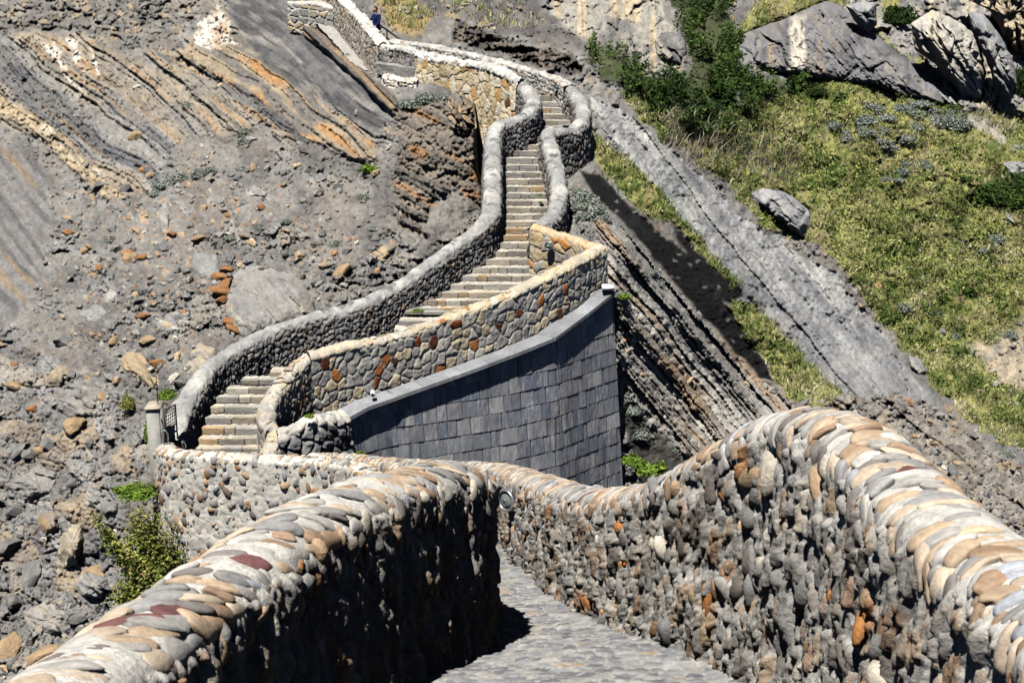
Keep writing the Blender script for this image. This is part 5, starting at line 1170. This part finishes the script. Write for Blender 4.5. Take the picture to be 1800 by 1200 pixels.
gb = Bag(); cx = P(290, 765, 29.7); th = np.linspace(-0.6, np.pi + 0.6, 20)
tube(gb, [cx + np.array([.07 * math.cos(t), 0, .13 * math.sin(t) * 1.2 - .04]) for t in th], 0.018, C8(190, 190, 186), 8)
o = gb.build('hasp', M_STEEL); o.parent = gt; o.location = -iv
tag(gt, 'narrow black iron gate with a pale loop hasp seen edge on by the pillar', 'gate')

# handrail beside the upper path
rb = empty('handrail', P(705, 78, 51.5)); iv = np.array(rb.location); b1_ = Bag()
rail = [P(x, y, d) for x, y, d in [(708,73,51.3),(680,53,52.6),(650,33,53.9),(625,15,55.1),(600,-3,56.2),(570,-25,57.5)]]
tube(b1_, rail, 0.04, C8(24, 24, 26), 10); o = b1_.build('rail', M_IRON); o.parent = rb; o.location = -iv
for k in range(0, 6):
    b1_ = Bag(); tube(b1_, [rail[k], rail[k] + [0, 0, -1.0]], 0.03, C8(24, 24, 26), 8); o = b1_.build('post', M_IRON); o.parent = rb; o.location = -iv
b1_ = Bag(); tube(b1_, [p - np.array([0, 0, .45]) for p in rail], 0.02, C8(24, 24, 26), 8); o = b1_.build('lower_rail', M_IRON); o.parent = rb; o.location = -iv
tag(rb, 'black metal handrail running up beside the walker', 'handrail')
# upper path surface
ub = Bag(); uc = catmull([P(x, y, d) - np.array([0, 0, 1.12]) for x, y, d in [(965,140,46.4),(900,120,47.0),(800,98,48.0),(720,82,49.2),(672,62,50.2),(640,32,52),(605,-2,54),(560,-40,56.5)]], 12)
tg = unit(np.gradient(uc, axis=0) * [1, 1, 0]); sd = np.stack([tg[:, 1], -tg[:, 0], 0 * tg[:, 0]], 1); us_ = np.linspace(-1.1, 1.3, 14)
uv = uc[:, None] + sd[:, None] * us_[None, :, None]; uv[..., 2] += 0.02 * rng.normal(size=uv.shape[:2])
i = np.arange(uv.shape[0] * 14).reshape(-1, 14); ub.add(uv, np.stack([i[:-1, :-1], i[:-1, 1:], i[1:, 1:], i[1:, :-1]], -1).reshape(-1, 4), C8(170, 166, 158))
tag(ub.build('upper_path', M_PATH), 'stone path above the steps climbing to the top left', 'path', kind='structure')

def skin_mesh(name, verts, edges, radii, mat, parent, sub=2):
    me = bpy.data.meshes.new(name); me.from_pydata([tuple(v) for v in verts], edges, []); me.materials.append(mat)
    o = bpy.data.objects.new(name, me); COL.objects.link(o); o.parent = parent
    md = o.modifiers.new('skin', 'SKIN'); md.use_smooth_shade = True
    for k, rd in enumerate(radii):
        q = me.skin_vertices[0].data[k]; q.radius = rd if isinstance(rd, tuple) else (rd, rd); q.use_root = (k == 0)
    s = o.modifiers.new('sub', 'SUBSURF'); s.levels = sub; s.render_levels = sub
    return o
man = empty('person', P(660, 12.5, 51.0) - np.array([0, 0, 1.74])); man.rotation_euler = (0, 0, math.radians(38))
# faces -x after rotation: walking up to the left. local axes: -x forward, y sideways
V = [(0,0,.95),(0,0,1.15),(0,0,1.38),(0,0,1.48),(-.01,0,1.56),(-.02,0,1.66),(0,.18,1.4),(.03,.22,1.14),(-.08,.2,.92),(-.1,.19,.84),(0,-.18,1.4),(-.02,-.23,1.14),(-.16,-.2,1.0),(-.2,-.19,.94),
     (0,.1,.9),(-.1,.1,.5),(-.06,.1,.1),(-.2,.1,.04),(0,-.1,.9),(.08,-.1,.5),(.22,-.1,.14),(.12,-.1,.04)]
E = [(0,1),(1,2),(2,3),(3,4),(4,5),(2,6),(6,7),(7,8),(8,9),(2,10),(10,11),(11,12),(12,13),(0,14),(14,15),(15,16),(16,17),(0,18),(18,19),(19,20),(20,21)]
R_ = [.14,.13,.15,.06,.085,.085,.06,.045,.034,.036,.06,.045,.034,.036,.085,.06,.045,.04,.085,.06,.045,.04]
for base, wy in ((9, .19), (13, -.19)):
    b0 = V[base]
    for k in range(5):
        off = (k - 2) * 0.018; ln = [.05, .07, .075, .07, .055][k]
        i0 = len(V)
        if k == 0:
            V += [(b0[0] - .03, b0[1] + (.02 if wy > 0 else -.02) * -1, b0[2] - .02), (b0[0] - .06, b0[1], b0[2] - .05)]
        else:
            V += [(b0[0] + off, b0[1], b0[2] - .05), (b0[0] + off - .015, b0[1], b0[2] - .05 - ln)]
        E += [(base, i0), (i0, i0 + 1)]; R_ += [.011, .008]
skin_mesh('body', V, E, R_, M_SKIN, man)
bm = bmesh.new(); bmesh.ops.create_icosphere(bm, subdivisions=3, radius=1)
for v in bm.verts:
    x, y_, z = v.co
    fx = 0.098 * x * (1.0 if x > 0 else 1.02); v.co = (fx - .02, .078 * y_, .118 * z + 1.635)
    if x < -.6 and abs(y_) < .18 and -.25 < z < .1: v.co.x -= .022
me = bpy.data.meshes.new('head'); bm.to_mesh(me); bm.free(); me.materials.append(M_SKIN); o = bpy.data.objects.new('head', me); COL.objects.link(o); o.parent = man
for p_ in me.polygons: p_.use_smooth = True
hb = Bag()
bv, bf = ICO[3]; hv = bv * [.106, .086, .122] + [-.008, 0, 1.645]; hv[(bv[:, 0] < -.35) & (bv[:, 2] < .45)] = hv[(bv[:, 0] < -.35) & (bv[:, 2] < .45)] * [.5, .8, .5] + [0, 0, .83]; hv[bv[:, 2] < -.45] = hv[bv[:, 2] < -.45] * [.6, .6, .6] + [0.01, 0, .64]
hb.add(hv, bf, C8(40, 34, 30)); hb.build('hair', M_HAIR, man)
eb = Bag()
for sy_ in (-.079, .079): V_, F_, c_ = stones(np.array([[.0, sy_, 1.63]]), np.array([[0, 1., 0]]), np.array([[0, 0, 1.]]), np.array([[.032, .02, .012]]), np.ones((1, 3)), 2, 0, 5); eb.add(V_, F_, c_)
eb.build('ear', M_SKIN, man)
skin_mesh('jacket', [(0,0,.86),(0,0,1.0),(0,0,1.2),(0,0,1.38),(0,0,1.47),(0,.19,1.4),(.03,.23,1.14),(-.07,.205,.95),(0,-.19,1.4),(-.02,-.24,1.14),(-.14,-.21,1.01)], [(0,1),(1,2),(2,3),(3,4),(3,5),(5,6),(6,7),(3,8),(8,9),(9,10)], [(.17,.19),(.165,.185),(.165,.18),(.165,.18),.075,.085,.068,.055,.085,.068,.055], M_NAVY, man)
skin_mesh('trousers', [(0,0,.98),(0,.1,.88),(-.1,.1,.5),(-.06,.1,.12),(0,-.1,.88),(.08,-.1,.5),(.21,-.1,.16)], [(0,1),(1,2),(2,3),(0,4),(4,5),(5,6)], [.15,.105,.08,.065,.105,.08,.065], M_DARK, man)
cb = Bag(); tube(cb, [(0, 0, 1.47), (-.005, 0, 1.525)], [.075, .066], C8(215, 215, 215), 14); cb.build('collar', M_WSHIRT, man)
tag(man, 'person in a dark navy jacket walking up the path behind the sloping pale parapet', 'person')

# ------------------------------------------------------------------ camera, sun, sky
cam = bpy.data.cameras.new('camera'); co = bpy.data.objects.new('camera', cam); COL.objects.link(co); sc.camera = co
cam.sensor_width = 36; cam.lens = 36 * F / 1800; cam.clip_end = 1000; cam.clip_start = 0.1
co.location = (0, 0, 0); co.rotation_euler = (math.pi / 2 - PIT, 0, 0)
cam.dof.use_dof = True; cam.dof.focus_distance = 40; cam.dof.aperture_fstop = 7.1
SUN = np.array([-0.175, -0.36, 0.92]); SUN = SUN / np.linalg.norm(SUN)
sl = bpy.data.lights.new('sun', 'SUN'); sl.energy = 5.0; sl.angle = math.radians(0.5); sl.color = (1.0, 0.97, 0.925)
so = bpy.data.objects.new('sun', sl); COL.objects.link(so)
from mathutils import Vector
so.rotation_euler = Vector(SUN).to_track_quat('Z', 'Y').to_euler()
w = bpy.data.worlds.new('World'); sc.world = w; w.use_nodes = True
sk = w.node_tree.nodes.new('ShaderNodeTexSky'); sk.sky_type = 'NISHITA'; sk.sun_disc = False
sk.sun_elevation = math.asin(SUN[2]); sk.sun_rotation = math.atan2(SUN[0], SUN[1])
sk.altitude = 2500; sk.air_density = 0.2; sk.dust_density = 0.1; sk.ozone_density = 1.0
sc.cycles.diffuse_bounces = 0
bg = w.node_tree.nodes['Background']; w.node_tree.links.new(sk.outputs[0], bg.inputs[0]); bg.inputs[1].default_value = 0.05
sc.view_settings.view_transform = 'Standard'; sc.view_settings.look = 'None'; sc.view_settings.exposure = 0.36; sc.view_settings.gamma = 1.0
